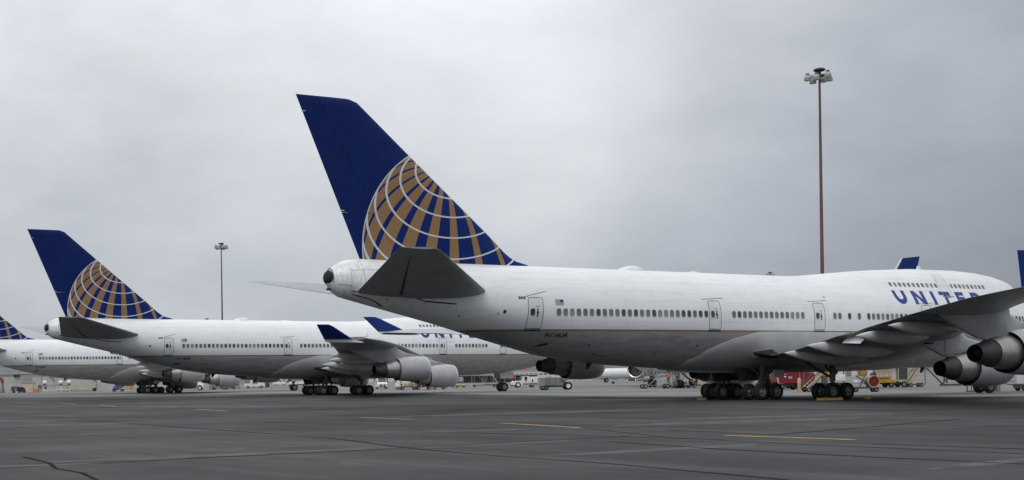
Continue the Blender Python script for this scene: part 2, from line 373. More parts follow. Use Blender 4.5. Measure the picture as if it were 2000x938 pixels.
for a, b in [((6.5, 48.8), (8.7, 43.4)), ((11.8, 36.5), (14.4, 33.1)), ((.8, 58.5), (3.3, 54.5)), ((-10.1, 80.6), (-7.6, 75.3)), ((-20.8, 100.2), (-18.5, 95.))]:
    ribbon('yellow_marking', [a, b], .27, .012, M_MARKY)
ribbon('yellow_marking', [(-4.2, 68), (2.3, 73.6)], .9, .011, M_PATCH)
for a, b in [((-28.2, 116.5), (-24.3, 106.7))]: ribbon('white_marking', [a, b], .16, .012, M_MARKW)
ribbon('white_marking', [(18.9, 95), (25, 91.2), (32, 88.7)], .35, .012, M_MARKW)
for pts, wd in [([(-13.9, 61.7), (-4.8, 45.7), (-.6, 38.9), (1.8, 32), (4, 28.1), (5.8, 25.4), (7.9, 21)], .05),
                ([(-7.9, 26.8), (-6.3, 27.6), (-3.5, 29.4), (.4, 31.6), (4.9, 34.3), (9, 37)], .06), ([(-8.4, 30.8), (-7.1, 28.3), (-6.5, 26.4), (-5.6, 25), (-4.9, 23.2)], .16),
                ([(7.7, 34.1), (9.5, 29.9), (11.8, 26.4), (13.6, 23.9), (17, 20)], .05), ([(11.2, 40.8), (13.3, 36.4), (15.4, 38.3), (24, 46)], .06), ([(8.5, 45.4), (9.8, 35.9), (12.5, 31), (15.4, 26.7)], .04)]:
    ribbon('tar_crack', pts, wd * (2.2 if wd < .1 else .85), .010, M_TAR, .05)
for pts, wd in [([(13, 52), (17, 45.5), (21, 41), (28, 37)], .05), ([(20, 70), (27, 57), (34, 52), (46, 48)], .07), ([(-30, 108), (-16, 88), (-6, 79), (8, 71)], .09), ([(-24, 74), (-15, 66), (-4, 63), (10, 60), (24, 62)], .07), ([(14, 31), (17, 27.5), (21, 24)], .05), ([(2, 42), (7, 38.5), (11, 34)], .045), ([(26, 78), (33, 68), (44, 62)], .08)]: ribbon('tar_crack', pts, wd * 2.2, .010, M_TAR, .06)
for x, y, rx, ry, a in [(-3, 30.5, 5.5, .5, .45), (4, 33.5, 4, .5, .5), (3.5, 42, 4, .6, .3), (-8, 27, 3, .5, .4), (16, 47, 6, 1.2, .4), (10, 62, 9, 1.6, .35), (-20, 60, 9, 1.2, .4), (-14, 92, 16, 2.5, -.5), (-8, 45, 5, .5, .4), (.25, 26.5, .9, .16, -.95), (-1, 71, 3.6, .9, .72), (8, 30, 4, .4, .5), (20, 52, 7, .8, .3), (-12, 55, 6, .9, .5), (13, 24, 2.5, .3, .6), (-2, 33.5, 3, .25, .42)]:
    pts = []
    for i in range(22):
        t = 2 * math.pi * i / 22; k = random.uniform(.75, 1.15); u, v_ = rx * k * math.cos(t), ry * k * math.sin(t)
        pts.append((x + u * math.cos(a) - v_ * math.sin(a), y + u * math.sin(a) + v_ * math.cos(a)))
    sheet('worn_patch', pts, .007, M_PATCH)
ribbon('concrete_strip', [(-400, 292), (-110, 213), (-49, 192), (-20, 180), (10, 162), (40, 140)], 3.2, .006, pm('pale_strip', (.25, .25, .237), .85, 0, .12, .3, .4, (.16, .16, .15)))
ribbon('dark_strip', [(-400, 283), (-110, 205), (-49, 185), (-20, 174), (12, 154), (45, 128)], 1.2, .009, pm('dark_strip', (.085, .085, .08), .85, 0, .12, .3, .3, (.06, .06, .06)))
ribbon('dark_strip', [(-400, 320), (-110, 236), (-30, 215), (40, 200), (140, 190)], 2.0, .009, MATS['dark_strip'])
# hills
def hills():
    mb = MB(); xs = np.linspace(-3200, 3200, 90)
    rs = np.random.RandomState(3)
    h = 62 + 26 * np.sin(xs / 700 + 1.2) + 14 * np.sin(xs / 260) + rs.rand(90) * 6
    rings = []
    for k, (dy, f) in enumerate([(0, 0), (120, .28), (260, .6), (420, .88), (560, 1.), (800, .8)]):
        rings.append([(x, 3000 + dy + 60 * math.sin(x / 300 + k), h[i] * f * (1 + .06 * math.sin(i * 1.7 + k))) for i, x in enumerate(xs)])
    mb.loft(rings, 0, True, False, False)
    m, q, b = blank('hazed_scrub', .95)
    tc = q.n('ShaderNodeTexCoord').outputs['Object']; n1 = q.noise(tc, .012, 8, .7); n2 = q.noise(tc, .05, 6, .7)
    c = q.mix(q.ramp(n1, .4, .6), (.10, .115, .125), (.17, .18, .185)); c = q.mix(q.m('MULTIPLY', q.ramp(n2, .6, .72), .6), c, (.32, .33, .34))  # distance haze is put into the scrub as a blue-grey tint
    q.l(c, b.inputs['Base Color'])
    o = mb.build('hills', m); o['kind'] = 'structure'
hills()
# ------------------------------------------------------------------ jumbo jet geometry (s = metres aft of the nose, y = starboard, z = up)
SREF = 33.5
def L(s, y, z): return (SREF - s, -y, z)
ip = np.interp
TOPS = ([0, .5, 1.5, 3, 4, 5.08, 6.06, 7.7, 9.5, 12, 17, 21, 24, 26.8, 29, 31, 40, 60, 65, 66.4, 67.2, 67.7, 68.15, 68.45, 68.6], [4.85, 5.6, 6.45, 7.45, 8.2, 8.95, 9.45, 9.8, 10.0, 10.12, 10.12, 9.93, 9.72, 9.47, 9.27, 9.2, 9.2, 9.28, 9.33, 9.34, 9.27, 9.12, 8.82, 8.52, 8.38])
MTOP = ([0, .5, 1.5, 3, 5, 8, 11, 13, 31, 60, 65, 66.4, 67.2, 67.7, 68.15, 68.45, 68.6], [4.84, 5.5, 6.3, 7.1, 7.9, 8.75, 9.12, 9.2, 9.2, 9.28, 9.33, 9.34, 9.27, 9.12, 8.82, 8.52, 8.38])
BOTS = ([0, .5, 1.5, 3, 5, 8, 12, 36, 40, 44.4, 47, 50, 53, 57, 61, 64.6, 66.8, 67.8, 68.3, 68.5, 68.6], [4.75, 4.1, 3.6, 3.2, 2.85, 2.5, 2.2, 2.14, 2.22, 2.46, 2.62, 2.88, 3.32, 4.32, 5.38, 6.22, 6.74, 6.98, 7.33, 7.62, 7.78])
HWS = ([0, .5, 1.5, 3, 5, 8, 11, 45, 50, 54, 58, 62, 65, 66.8, 67.6, 68.2, 68.6], [.05, .85, 1.5, 2.15, 2.7, 3.1, 3.25, 3.25, 3.14, 2.93, 2.5, 1.98, 1.52, 1.2, .98, .66, .32])
ZCS = ([0, 3, 8, 13, 46, 52, 58, 63, 68.6], [4.8, 5.2, 5.6, 5.75, 5.75, 5.95, 6.55, 7.35, 8.08])
RUS = ([0, 3, 6, 9, 12, 26, 31], [.05, 1.3, 1.9, 2.2, 2.3, 2.3, 2.1])
_prof = {}
def profile(s):
    s = round(float(s), 3)
    if s in _prof: return _prof[s]
    top, mt, bot, hw, zc = ip(s, *TOPS), ip(s, *MTOP), ip(s, *BOTS), ip(s, *HWS), ip(s, *ZCS)
    zc = min(max(zc, bot + .02), mt - .02)
    t = np.linspace(-math.pi / 2, math.pi / 2, 181)
    y = hw * np.cos(t); z = np.where(t > 0, zc + (mt - zc) * np.sin(t), zc + (zc - bot) * np.sin(t))
    pts = list(zip(y, z))
    if top > mt + .005:
        ru = ip(s, *RUS); tt = np.linspace(0, math.pi / 2, 60)
        pts += list(zip(ru * np.cos(tt), top - ru + ru * np.sin(tt)))
    pts = sorted(set((round(float(b), 5), round(float(a), 5)) for a, b in pts)) # by z
    hull = []
    for p in pts: # right-hand convex chain
        while len(hull) >= 2 and (hull[-1][0] - hull[-2][0]) * (p[1] - hull[-2][1]) - (hull[-1][1] - hull[-2][1]) * (p[0] - hull[-2][0]) >= 0: hull.pop()
        hull.append(p)
    zz = np.array([h[0] for h in hull]); yy = np.array([max(h[1], 0) for h in hull])
    _prof[s] = (zz, yy, zc, top, bot); return _prof[s]
def surf(s, z):
    zz, yy, *_ = profile(s); return float(ip(z, zz, yy))
def ring(s, n=34):
    zz, yy, zc, top, bot = profile(s)
    ang = np.arctan2(zz - zc, yy); th = np.linspace(-math.pi / 2, math.pi / 2, n)
    dense_z = np.interp(np.linspace(0, 1, 1200), np.linspace(0, 1, len(zz)), zz); dense_y = np.interp(dense_z, zz, yy)
    ang = np.arctan2(dense_z - zc, dense_y); ang[0], ang[-1] = -math.pi / 2, math.pi / 2
    z = np.interp(th, ang, dense_z); y = np.interp(th, ang, dense_y); y[0] = y[-1] = 0
    z[0], z[-1] = bot, top
    half = [(y[i], z[i]) for i in range(n)]
    return [L(s, a, b) for a, b in half] + [L(s, -a, b) for a, b in half[-2:0:-1]]
def normal(s, z):
    e = .04
    p = Vector((s, surf(s, z), z)); a = Vector((s + e, surf(s + e, z), z)) - p; b = Vector((s, surf(s, z + e), z + e)) - p
    n = Vector(L(*a)).cross(Vector(L(*b))) if False else None
    A = Vector((-a.x, -a.y, a.z)); B = Vector((-b.x, -b.y, b.z)); n = A.cross(B).normalized()
    if n.y > 0: n = -n
    return n, B.normalized()
def on(s, z, off=.006): # point on the starboard skin
    n, _ = normal(s, z); return Vector(L(s, surf(s, z), z)) + n * off
def airfoil(n=14, tc=.12, camber=.015, flat=0.):
    t = (1 - np.cos(np.linspace(0, math.pi, n))) / 2
    yt = 5 * tc * (.2969 * np.sqrt(t) - .126 * t - .3516 * t**2 + .2843 * t**3 - .1015 * t**4)
    yc = camber * 4 * t * (1 - t)
    up = list(zip(t, yc + yt * (1 - flat * t))); lo = list(zip(t, yc - yt * (1 + flat * t)))
    return up[::-1] + lo[1:]   # TE -> LE over the top, then back underneath
def wing_LE(y): return 18.9 + .91 * (y - 3.2)
def wing_TE(y): return float(ip(y, [1, 3.2, 12.5, 31], [36.1, 36.2, 37.8, 48.4]))
def wing_zTE(y): return float(ip(y, [1, 3.2, 5.8, 8.1, 11.2, 14.9, 17.3, 21.3, 26.4, 31], [3.05, 3.12, 3.3, 3.7, 4.28, 4.68, 4.86, 5.2, 5.55, 5.68]))
def wing_zLE(y): return float(ip(y, [1, 3.2, 9, 16, 20, 25, 31], [3.35, 3.45, 4.2, 5.0, 5.5, 5.82, 5.92]))
def pz(y, side): return .5 * max(0, y - 3) / 28 if side < 0 else 0.   # the port wing sits a little higher
def flt(y): return float(ip(y, [12, 20], [.8, .25]))
def wing_ring(y, side):
    le, te = wing_LE(y), wing_TE(y); zl, zt = wing_zLE(y), wing_zTE(y); c = te - le
    tc = float(ip(y, [1, 5, 9, 14, 31], [.075, .085, .095, .095, .085]))
    return [L(le + c * t, side * y, zl + (zt - zl) * t + c * h + pz(y, side)) for t, h in airfoil(16, tc, .0, flt(y))]
def canoe(mb, s0, s1, y, z0, z1, w_, h_, side, n=14):
    rings = []
    for k in range(13):
        t = k / 12; f = max(0, math.sin(math.pi * t ** .9)) ** .8
        s = s0 + (s1 - s0) * t; z = z0 + (z1 - z0) * t
        f = max(f, .02)
        rings.append([L(s, side * (y + w_ / 2 * f * math.cos(a)), z + h_ / 2 * f * math.sin(a)) for a in [2 * math.pi * i / n for i in range(n)]])
    mb.loft(rings)
def wheel_mesh(r=.6, w_=.46):
    mb = MB(); h = w_ / 2
    mb.lathe((0, 0, 0), (0, 1, 0), [(-h * .6, r * .52), (-h * .95, r * .62), (-h, r * .8), (-h * .72, r * .955), (-h * .3, r), (h * .3, r), (h * .72, r * .955), (h, r * .8), (h * .95, r * .62), (h * .6, r * .52)], 28, 0)
    for sg in (-1, 1):
        mb.lathe((0, 0, 0), (0, sg, 0), [(h * .62, r * .54), (h * .78, r * .53), (h * .8, r * .47), (h * .5, r * .44), (h * .45, r * .25), (h * .85, r * .17), (h * .9, .001)], 22, 1)
        for k in range(9):
            a = 2 * math.pi * k / 9; mb.cyl((r * .34 * math.cos(a), sg * h * .46, r * .34 * math.sin(a)), (r * .34 * math.cos(a), sg * h * .52, r * .34 * math.sin(a)), r * .055, n=6, m=2)
    return mb.mesh('wheel', [M_TYRE, M_HUB, M_BLACK])
ME_WHEEL = wheel_mesh()
def wheel(parent, p, me=None, name='wheel'):
    o = bpy.data.objects.new(name, me or ME_WHEEL); COL.objects.link(o); o.parent = parent; o.location = p; return o
def inst(name, me, parent, mat): 
    o = bpy.data.objects.new(name, me); COL.objects.link(o); o.parent = parent; o.matrix_local = mat; return o
def window_mesh(pane, w_=.30, h=.43):
    mb = MB(); n = 20; fr, pn = [], []
    def pt(k, sx, sz):
        a = 2 * math.pi * k / n; c, s_ = math.cos(a), math.sin(a); e = .62
        return (abs(c) ** e * (1 if c > 0 else -1) * sx, abs(s_) ** e * (1 if s_ > 0 else -1) * sz)
    r = []
    for (sx, sz, yy) in ((w_ / 2 + .035, h / 2 + .035, -.03), (w_ / 2 + .035, h / 2 + .035, .007), (w_ / 2, h / 2, .009), (w_ / 2, h / 2, -.012)):
        r.append([(pt(k, sx, sz)[0], yy, pt(k, sx, sz)[1]) for k in range(n)])
    r[3] = [(p[0], .002, p[2]) for p in r[3]]
    mb.loft(r, 0, False, False)
    mb.add(r[3], [tuple(range(n))], 1)
    me = mb.mesh('window', [M_FRAME, pane]); return me
ME_WINS = [window_mesh(p) for p in M_PANES]
ME_WINU = [window_mesh(p, .26, .36) for p in M_PANES]
def skin_matrix(s, z, off=0):
    n, t = normal(s, z); fx = t.cross(n).normalized()     # local x along the body, y outward, z up the skin
    fx = n.cross(t).normalized()
    p = Vector(L(s, surf(s, z), z)) + n * off
    return Matrix(((fx.x, n.x, t.x, p.x), (fx.y, n.y, t.y, p.y), (fx.z, n.z, t.z, p.z), (0, 0, 0, 1)))
def skin_strip(mb, pts, wd, off=.005, m=0, step=.25):
    P = []
    for a, b in zip(pts[:-1], pts[1:]):
        n = max(1, int(math.hypot(b[0] - a[0], b[1] - a[1]) / step))
        P += [(a[0] + (b[0] - a[0]) * i / n, a[1] + (b[1] - a[1]) * i / n) for i in range(n)]
    P.append(pts[-1]); vs = []
    for i, p in enumerate(P):
        q_, r_ = P[max(i - 1, 0)], P[min(i + 1, len(P) - 1)]; t = Vector((r_[0] - q_[0], r_[1] - q_[1])).normalized() if (r_ != q_) else Vector((1, 0))
        nx, nz = -t.y * wd / 2, t.x * wd / 2
        vs += [on(p[0] + nx, p[1] + nz, off), on(p[0] - nx, p[1] - nz, off)]
    mb.add(vs, [(2 * i, 2 * i + 1, 2 * i + 3, 2 * i + 2) for i in range(len(P) - 1)], m)
def skin_quad(mb, a, b, c, d_, off=.007, m=0, step=.16): # corners (s,z) a-b bottom edge, d-c top edge
    nu = max(1, int(math.hypot(b[0] - a[0], b[1] - a[1]) / step)); nv = max(1, int(math.hypot(d_[0] - a[0], d_[1] - a[1]) / step))
    def fn(u, v):
        s = (a[0] * (1 - u) + b[0] * u) * (1 - v) + (d_[0] * (1 - u) + c[0] * u) * v
        z = (a[1] * (1 - u) + b[1] * u) * (1 - v) + (d_[1] * (1 - u) + c[1] * u) * v
        return on(s, z, off)
    mb.quadgrid(fn, nu, nv, m, True)
def titles(mb):
    zt, zb, w_ = 8.15, 7.07, .36
    def stroke(p0, p1, p2, p3): skin_quad(mb, p0, p1, p2, p3, .008)
    def arc(cx, cz, ro, ri, a0, a1, sx=1.0):
        n = 14
        for k in range(n):
            t0, t1 = a0 + (a1 - a0) * k / n, a0 + (a1 - a0) * (k + 1) / n
            f = lambda r, t: (cx - r * math.cos(t) * sx, cz + r * math.sin(t))
            skin_quad(mb, f(ri, t0), f(ri, t1), f(ro, t1), f(ro, t0), .008)
    # U
    r = .66
    stroke((21.84, zb + r), (21.84 - w_, zb + r), (21.84 - w_, zt), (21.84, zt)); x1 = 21.84 - 2 * r
    stroke((x1 + w_, zb + r), (x1, zb + r), (x1, zt), (x1 + w_, zt)); arc(21.84 - r, zb + r, r, r - w_, math.pi, 2 * math.pi)
    # N
    a = 19.78; b = 18.42
    stroke((a, zb), (a - w_, zb), (a - w_, zt), (a, zt)); stroke((b + w_, zb), (b, zb), (b, zt), (b + w_, zt))
    stroke((b + w_ * 1.12, zb), (b, zb), (a - w_ * 1.12, zt), (a, zt))
    # I
    stroke((17.62, zb), (17.62 - w_, zb), (17.62 - w_, zt), (17.62, zt))
    # T
    stroke((16.62, zt - .3), (15.36, zt - .3), (15.36, zt), (16.62, zt)); stroke((16.15, zb), (16.15 - w_, zb), (16.15 - w_, zt - .3), (16.15, zt - .3))
    # E
    a = 14.72
    stroke((a, zb), (a - w_, zb), (a - w_, zt), (a, zt))
    for z0 in (zb, (zt + zb) / 2 - .14, zt - .28): stroke((a - w_, z0), (a - .98, z0), (a - .98, z0 + .28), (a - w_, z0 + .28))
    # D
    a = 12.93; hh = (zt - zb) / 2
    stroke((a, zb), (a - w_, zb), (a - w_, zt), (a, zt))
    stroke((a - w_, zb), (a - .62, zb), (a - .62, zb + .3), (a - w_, zb + .3)); stroke((a - w_, zt - .3), (a - .62, zt - .3), (a - .62, zt), (a - w_, zt))
    arc(a - .62, zb + hh, hh, hh - .3, math.pi / 2, -math.pi / 2, -1) if False else arc_d(mb, a - .62, zb + hh, hh)
def arc_d(mb, cx, cz, r):
    n = 14
    for k in range(n):
        t0, t1 = -math.pi / 2 + math.pi * k / n, -math.pi / 2 + math.pi * (k + 1) / n
        f = lambda rr, t: (cx - rr * math.cos(t), cz + rr * math.sin(t))
        skin_quad(mb, f(r - .3, t0), f(r - .3, t1), f(r, t1), f(r, t0), .008)
def font_on_skin(name, text, s0, z0, height, width, parent, mat, shear=0., fat=.02):
    cu = bpy.data.curves.new('txt', 'FONT'); cu.body = text; cu.size = 1; cu.offset = fat; cu.resolution_u = 3
    to = bpy.data.objects.new('txt', cu); COL.objects.link(to)
    dg = bpy.context.evaluated_depsgraph_get(); me = to.evaluated_get(dg).to_mesh()
    vs = [v.co.copy() for v in me.vertices]; fs = [tuple(p.vertices) for p in me.polygons]; to.to_mesh_clear()
    bpy.data.objects.remove(to); bpy.data.curves.remove(cu)
    xs = [v.x for v in vs]; ys = [v.y for v in vs]; x0, x1, y0, y1 = min(xs), max(xs), min(ys), max(ys)
    out_ = []
    for v in vs:
        u, k = (v.x - x0) / (x1 - x0), (v.y - y0) / (y1 - y0)
        out_.append(on(s0 - u * width - k * shear, z0 + k * height, .008))
    mb = MB(); mb.add(out_, fs, 0); return mb.build(name, mat, parent)
def engine(parent, s_in, s_fan, s_core, s_out, y, z, tilt=.0):
    e = addp(parent, 'engine', [M_COWL, M_LIP, M_BLACK], lambda mb: mb.lathe(L(s_in, y, z), (-1, 0, -tilt), [
        (.9, 1.12), (.3, 1.1), (.08, 1.14), (0, 1.19), (.06, 1.25), (.3, 1.31), (1.0, 1.37), (2.0, 1.37), (s_fan - s_in - .8, 1.31), (s_fan - s_in, 1.205), (s_fan - s_in - .02, 1.17), (s_fan - s_in - .9, 1.15)],
        40, mats=[2, 0, 1, 1, 1, 0, 0, 0, 0, 2, 2]))
    Lf = s_core - s_in
    addp(e, 'core_cowl', [M_CORE, M_BLACK], lambda mb: mb.lathe(L(s_in, y, z), (-1, 0, -tilt), [(s_fan - s_in - .8, 1.08), (s_fan - s_in - .3, 1.02), (s_fan - s_in + .3, .965), (Lf, .81), (Lf, .66)], 40, mats=[1, 0, 0, 1]))
    addp(e, 'exhaust_nozzle', [M_HOT, M_BLACK], lambda mb: mb.lathe(L(s_in, y, z), (-1, 0, -tilt), [(Lf - .03, .785), (Lf + .45, .66), (s_out - s_in, .50), (s_out - s_in - .02, .465), (s_out - s_in - 1.0, .5)], 36, mats=[0, 0, 1, 1]))
    addp(e, 'exhaust_plug', M_BLACK, lambda mb: mb.lathe(L(s_in, y, z), (-1, 0, -tilt), [(Lf - .2, .48), (Lf + .5, .38), (s_out - s_in - .1, .1), (s_out - s_in - .05, .002)], 24))
    def fan(mb):
        o = L(s_in + .75, y, z); mb.lathe(o, (1, 0, 0), [(-.05, 1.12), (0, .34), (.25, .26), (.5, .002)], 24)
        for k in range(24):
            a = 2 * math.pi * k / 24; c, s_ = math.cos(a), math.sin(a); mb.prism([(o[0] + .02, o[1] + r * c - t * s_, o[2] + r * s_ + t * c) for r, t in ((.33, -.05), (1.08, -.1), (1.08, .1), (.33, .05))], (.05, 0, 0))
    addp(e, 'fan', M_DGREY, fan)
    return e
def build_jumbo(label, group):
    root = thing('jumbo_jet', label, 'airplane', group=group)
    # fuselage
    st = sorted(set([0, .06, .2, .5, .9, 1.5, 2.2, 3, 4, 4.6, 5.08, 5.6, 6.06, 7, 7.7, 8.6, 9.5, 11, 12, 13] + list(np.arange(14, 31.1, 1)) + list(np.arange(32, 45, 1.5)) + list(np.arange(45, 66, .75)) + [66, 66.4, 66.8, 67.2, 67.5, 67.75, 68, 68.2, 68.35, 68.48, 68.56, 68.6]))
    mb = MB(); mb.loft([ring(s) for s in st]); fus = mb.build('fuselage', M_FUS, root)
    # auxiliary exhaust
    addp(root, 'tail_exhaust', M_BLACK, lambda mb: mb.loft([[L(68.44 + .27 * math.sin(b), .54 * math.cos(b) * math.cos(a), 8.14 + .45 * math.cos(b) * math.sin(a) ) for a in [2 * math.pi * i / 24 for i in range(24)]] for b in [math.pi * (k / 10 - .5) * .98 for k in range(11)]]))
    addp(root, 'exhaust_lip', M_SEAM, lambda mb: mb.lathe(L(68.36, 0, 8.14), (1, 0, 0), [(-.03, .55), (0, .6), (.04, .55)], 28))
    addp(root, 'tail_light', M_DSEAM, lambda mb: mb.cyl(L(68.3, .1, 7.45), L(68.62, .12, 7.42), .07))
    # wing to body fairing
    def fair(mb):
        rings = []
        for k in range(25):
            t = k / 24; s = 17.5 + 25.2 * t; f = max(.02, (1 - abs(2 * t - 1) ** 2.4)) ** .5
            rr = []
            for i in range(25):
                a = -math.pi / 2 + math.pi * i / 24; hw = 3.32 if True else 0
                top = float(ip(s, [17.5, 19, 21, 24, 28, 33, 36.3, 38.3, 40.2, 41.5, 42.2, 42.7], [2.3, 3.0, 3.9, 4.6, 4.86, 4.9, 4.86, 4.45, 3.85, 3.05, 2.5, 2.3])); bot = 2.45 - .5 * f ** .7; zc = (top + bot) / 2
                # hug the body: point on the skin pushed out, and bulged below
                zz = bot + (top - bot) * (1 + math.sin(a)) / 2
                ys = surf(s, max(zz, profile(s)[4] + .001))
                y = ys + .006 + .24 * f * max(0, math.cos(a)) ** 1.8
                if i == 0: y = 0
                rr.append((max(y, 0), zz))
            rings.append([L(s, a_, b_) for a_, b_ in rr] + [L(s, -a_, b_) for a_, b_ in rr[::-1]])
        mb.loft(rings, 0, True, True, True)
    addp(root, 'wing_fairing', M_FAIR, fair)
    # wings
    ys = [1.2, 3.2, 5, 7, 9, 11, 12.5, 14.5, 17, 20, 23, 26, 29, 31]
    for side in (1, -1):
        wg = addp(root, 'wing', M_WING, lambda mb: mb.loft([wing_ring(y, side) for y in ys]))
        for ya, yb, fa in ((3.8, 10.9, .74), (13.4, 20.6, .72)):
            def flp(mb):
                def fn(u, v):
                    y = ya + (yb - ya) * u; le, te = wing_LE(y), wing_TE(y); zl, zt = wing_zLE(y), wing_zTE(y); c = te - le; t_ = fa + (.985 - fa) * v
                    tc = float(ip(y, [1, 5, 9, 14, 31], [.075, .085, .095, .095, .085])); yt = 5 * tc * (.2969 * t_ ** .5 - .126 * t_ - .3516 * t_**2 + .2843 * t_**3 - .1015 * t_**4)
                    return L(le + c * t_, side * y, zl + (zt - zl) * t_ + c * (-yt * (1 + flt(y) * t_)) - .035 + pz(y, side))
                mb.quadgrid(fn, 10, 5)
            addp(wg, 'flap', M_MGREY, flp)  # darker grey than the wing: underside shade painted into the flap sheet
        def wlt(mb):
            rings = []
            for t in (0, .12, .3, .6, .9, 1):
                le = 44.3 + ip(t, [0, .12, 1], [0, 1.15, 4.05]); te = 48.45 + 1.35 * t
                yb = 31.0 + .9 * t; zb = 5.52 + 1.64 * t + pz(31, side)
                if t == 1: le += .12
                rings.append([L(le + (te - le) * u, side * (yb - h * (te - le) * .95), zb + h * (te - le) * .3) for u, h in airfoil(12, .085, 0)])
            mb.loft(rings)
        addp(wg, 'winglet', M_WLT, wlt)
        for (fy, s0, s1, z0, z1, hh) in [(6.8, 29.6, 37.75, 2.75, 3.27, 1.15), (9.8, 30.6, 38.95, 3.2, 3.68, 1.15), (15.0, 34.0, 40.55, 4.0, 4.1, 1.0), (18.6, 36.0, 42.2, 4.3, 4.54, .85)]:
            addp(wg, 'flap_track_fairing', M_CANOE, lambda mb: canoe(mb, s0, s1, fy, z0 + pz(fy, side), z1 + pz(fy, side), .62, hh, side))
        addp(wg, 'drooped_aileron', M_WHITE, lambda mb: mb.prism([L(36.75, side * 11.5, 4.45), L(37.35, side * 13.2, 4.2), L(38.0, side * 13.2, 3.72), L(37.3, side * 11.2, 3.82)], (.06, 0, .06)))
        for p in (L(33.6, side * 17.2, 4.42), L(31.0, side * 12.6, 3.72)): addp(wg, 'fuel_vent', M_BLACK, lambda mb: mb.box(p, (.55, .32, .1)))
        addp(wg, 'flap_end_seal', M_DSEAM, lambda mb: [mb.prism([L(35.4, side * (3.5 + k * .18), 3.62 - .1 * k), L(37.2 - .1 * k, side * (3.5 + k * .18), 3.42 - .05 * k), L(37.0 - .2 * k, side * (3.5 + k * .18), 3.12), L(35.5, side * (3.5 + k * .18), 2.95)], (0, .16, 0)) for k in range(5)])
        # pylons and engines
        for (si, sf, scr, so_, y, z) in ((31.6, 35.3, 36.75, 38.0, 20.9, 3.0), (22.5, 26.15, 27.55, 28.75, 11.7, 2.2)):
            engine(root, si, sf, scr, so_, side * y, z, .02)
            def pyl(mb):
                zl = wing_zLE(y); le = wing_LE(y); rings = []
                zl2 = wing_zTE(y) + .1
                for (s, zb, zt, w_) in ((si + .9, z + 1.3, z + 1.38, .06), (si + 1.6, z + 1.25, z + 1.55, .30), (si + 2.6, z + 1.15, z + 1.75, .42), (si + 3.6, z + .95, zl - .35, .46), (le + .2, z + .85, zl + .1, .46), (le + 1.8, z + .75, zl - .05, .42), (so_ - 1.0, z + .6, zl - .1, .38), (so_ - .2, z + .72, zl - .1, .34), (so_ + .5, z + .98, zl2 + .1, .28), (so_ + 1.3, z + 1.3, zl2 + .1, .22), (so_ + 2.2, z + 1.62, zl2 + .1, .16), (so_ + 3.2, zl2 - .12, zl2 + .05, .08)):
                    zb = min(zb, zt - .05)
                    rings.append([L(s, side * y + w_ / 2 * math.copysign(abs(math.cos(a)) ** .6, math.cos(a)), (zb + zt) / 2 + (zt - zb) / 2 * math.copysign(abs(math.sin(a)) ** .6, math.sin(a))) for a in [2 * math.pi * i / 16 for i in range(16)]])
                mb.loft(rings, 0, True)
            addp(wg, 'engine_pylon', M_WING, pyl)
    # tailplanes
    for side in (1, -1):
        def stb(mb):
            rings = []
            for t in (0, .08, .2, .5, .8, .97, 1):
                y = 1.1 + (11.08 - 1.1) * t; le = 57.4 + (67.2 - 57.4) * t; te = 67.1 + (69.55 - 67.1) * t; z = 7.18 + (8.8 - 7.18) * t
                if t == 0: le, te = 57.9, 67.0
                if t == 1: le += .25; te -= .03
                rings.append([L(le + (te - le) * u, side * y, z + h * (te - le)) for u, h in airfoil(14, .095 if t < .97 else .05, -.008)])
            mb.loft(rings)
        tp = addp(root, 'tailplane', M_STAB, stb)
        def hinge(mb):
            def fn(u, v):
                y = 2.2 + 7.6 * u; t = (y - 1.1) / 9.98; le = 57.4 + 9.8 * t; te = 67.1 + 2.45 * t; z = 7.18 + 1.62 * t; f = .69 + (v - .5) * (.012 + .010 * (1 - u))
                return L(le + (te - le) * f, side * y, z - .041 * (te - le) - .006 + (f - .69) * (te - le) * .12)
            mb.quadgrid(fn, 14, 1)
        addp(tp, 'elevator_gap', M_DSEAM, hinge)
    # fin and rudder
    zf = [8.7, 9.2, 9.3, 9.55, 9.8, 10.15, 10.7, 11.3, 12.3, 13.5, 15, 16.3, 17.6, 18.6, 19.0, 19.14, 19.19]
    fLE = lambda z: float(ip(z, [8.7, 9.2, 9.28, 9.53, 9.8, 10.11, 10.6, 11.21, 13.53, 15.95, 19.0, 19.1, 19.19], [53.4, 53.4, 53.5, 54.6, 55.15, 55.6, 56.15, 56.85, 59.68, 62.63, 66.3, 66.55, 66.9]))
    fTE = lambda z: 66.27 + (z - 9.33) * .4245
    fH = lambda z: fTE(z) - float(ip(z, [9, 19.2], [2.75, 1.35]))
    def sec(z, a, b, tcs): # slice of the aerofoil between chord fractions
        le, te = fLE(z), fTE(z); c = te - le; o = []
        us = np.linspace(0, 1, 13)
        fa, fb = (a - le) / c, (b - le) / c; f = fa + (fb - fa) * (us ** 2 if fa < .01 else us)
        tk = tcs * 5 * (.2969 * np.sqrt(np.maximum(f, 0)) - .126 * f - .3516 * f**2 + .2843 * f**3 - .1015 * f**4)
        hgt = tk * min(c, 9.5)
        up = [L(le + c * u, h, z) for u, h in zip(f, hgt)]; lo = [L(le + c * u, -h, z) for u, h in zip(f, hgt)]
        return up + lo[::-1]
    tcz = lambda z: float(ip(z, [8.7, 9.4, 11, 19, 19.19], [.06, .075, .09, .085, .03]))
    fin = addp(root, 'fin', M_FIN, lambda mb: mb.loft([sec(z, fLE(z), fH(z) - .012, tcz(z)) for z in zf]))
    zr = [9.36, 10, 11, 11.7, 12.19]; addp(fin, 'rudder', M_FIN, lambda mb: mb.loft([sec(z, fH(z) + .012, fTE(z), tcz(z)) for z in zr]))
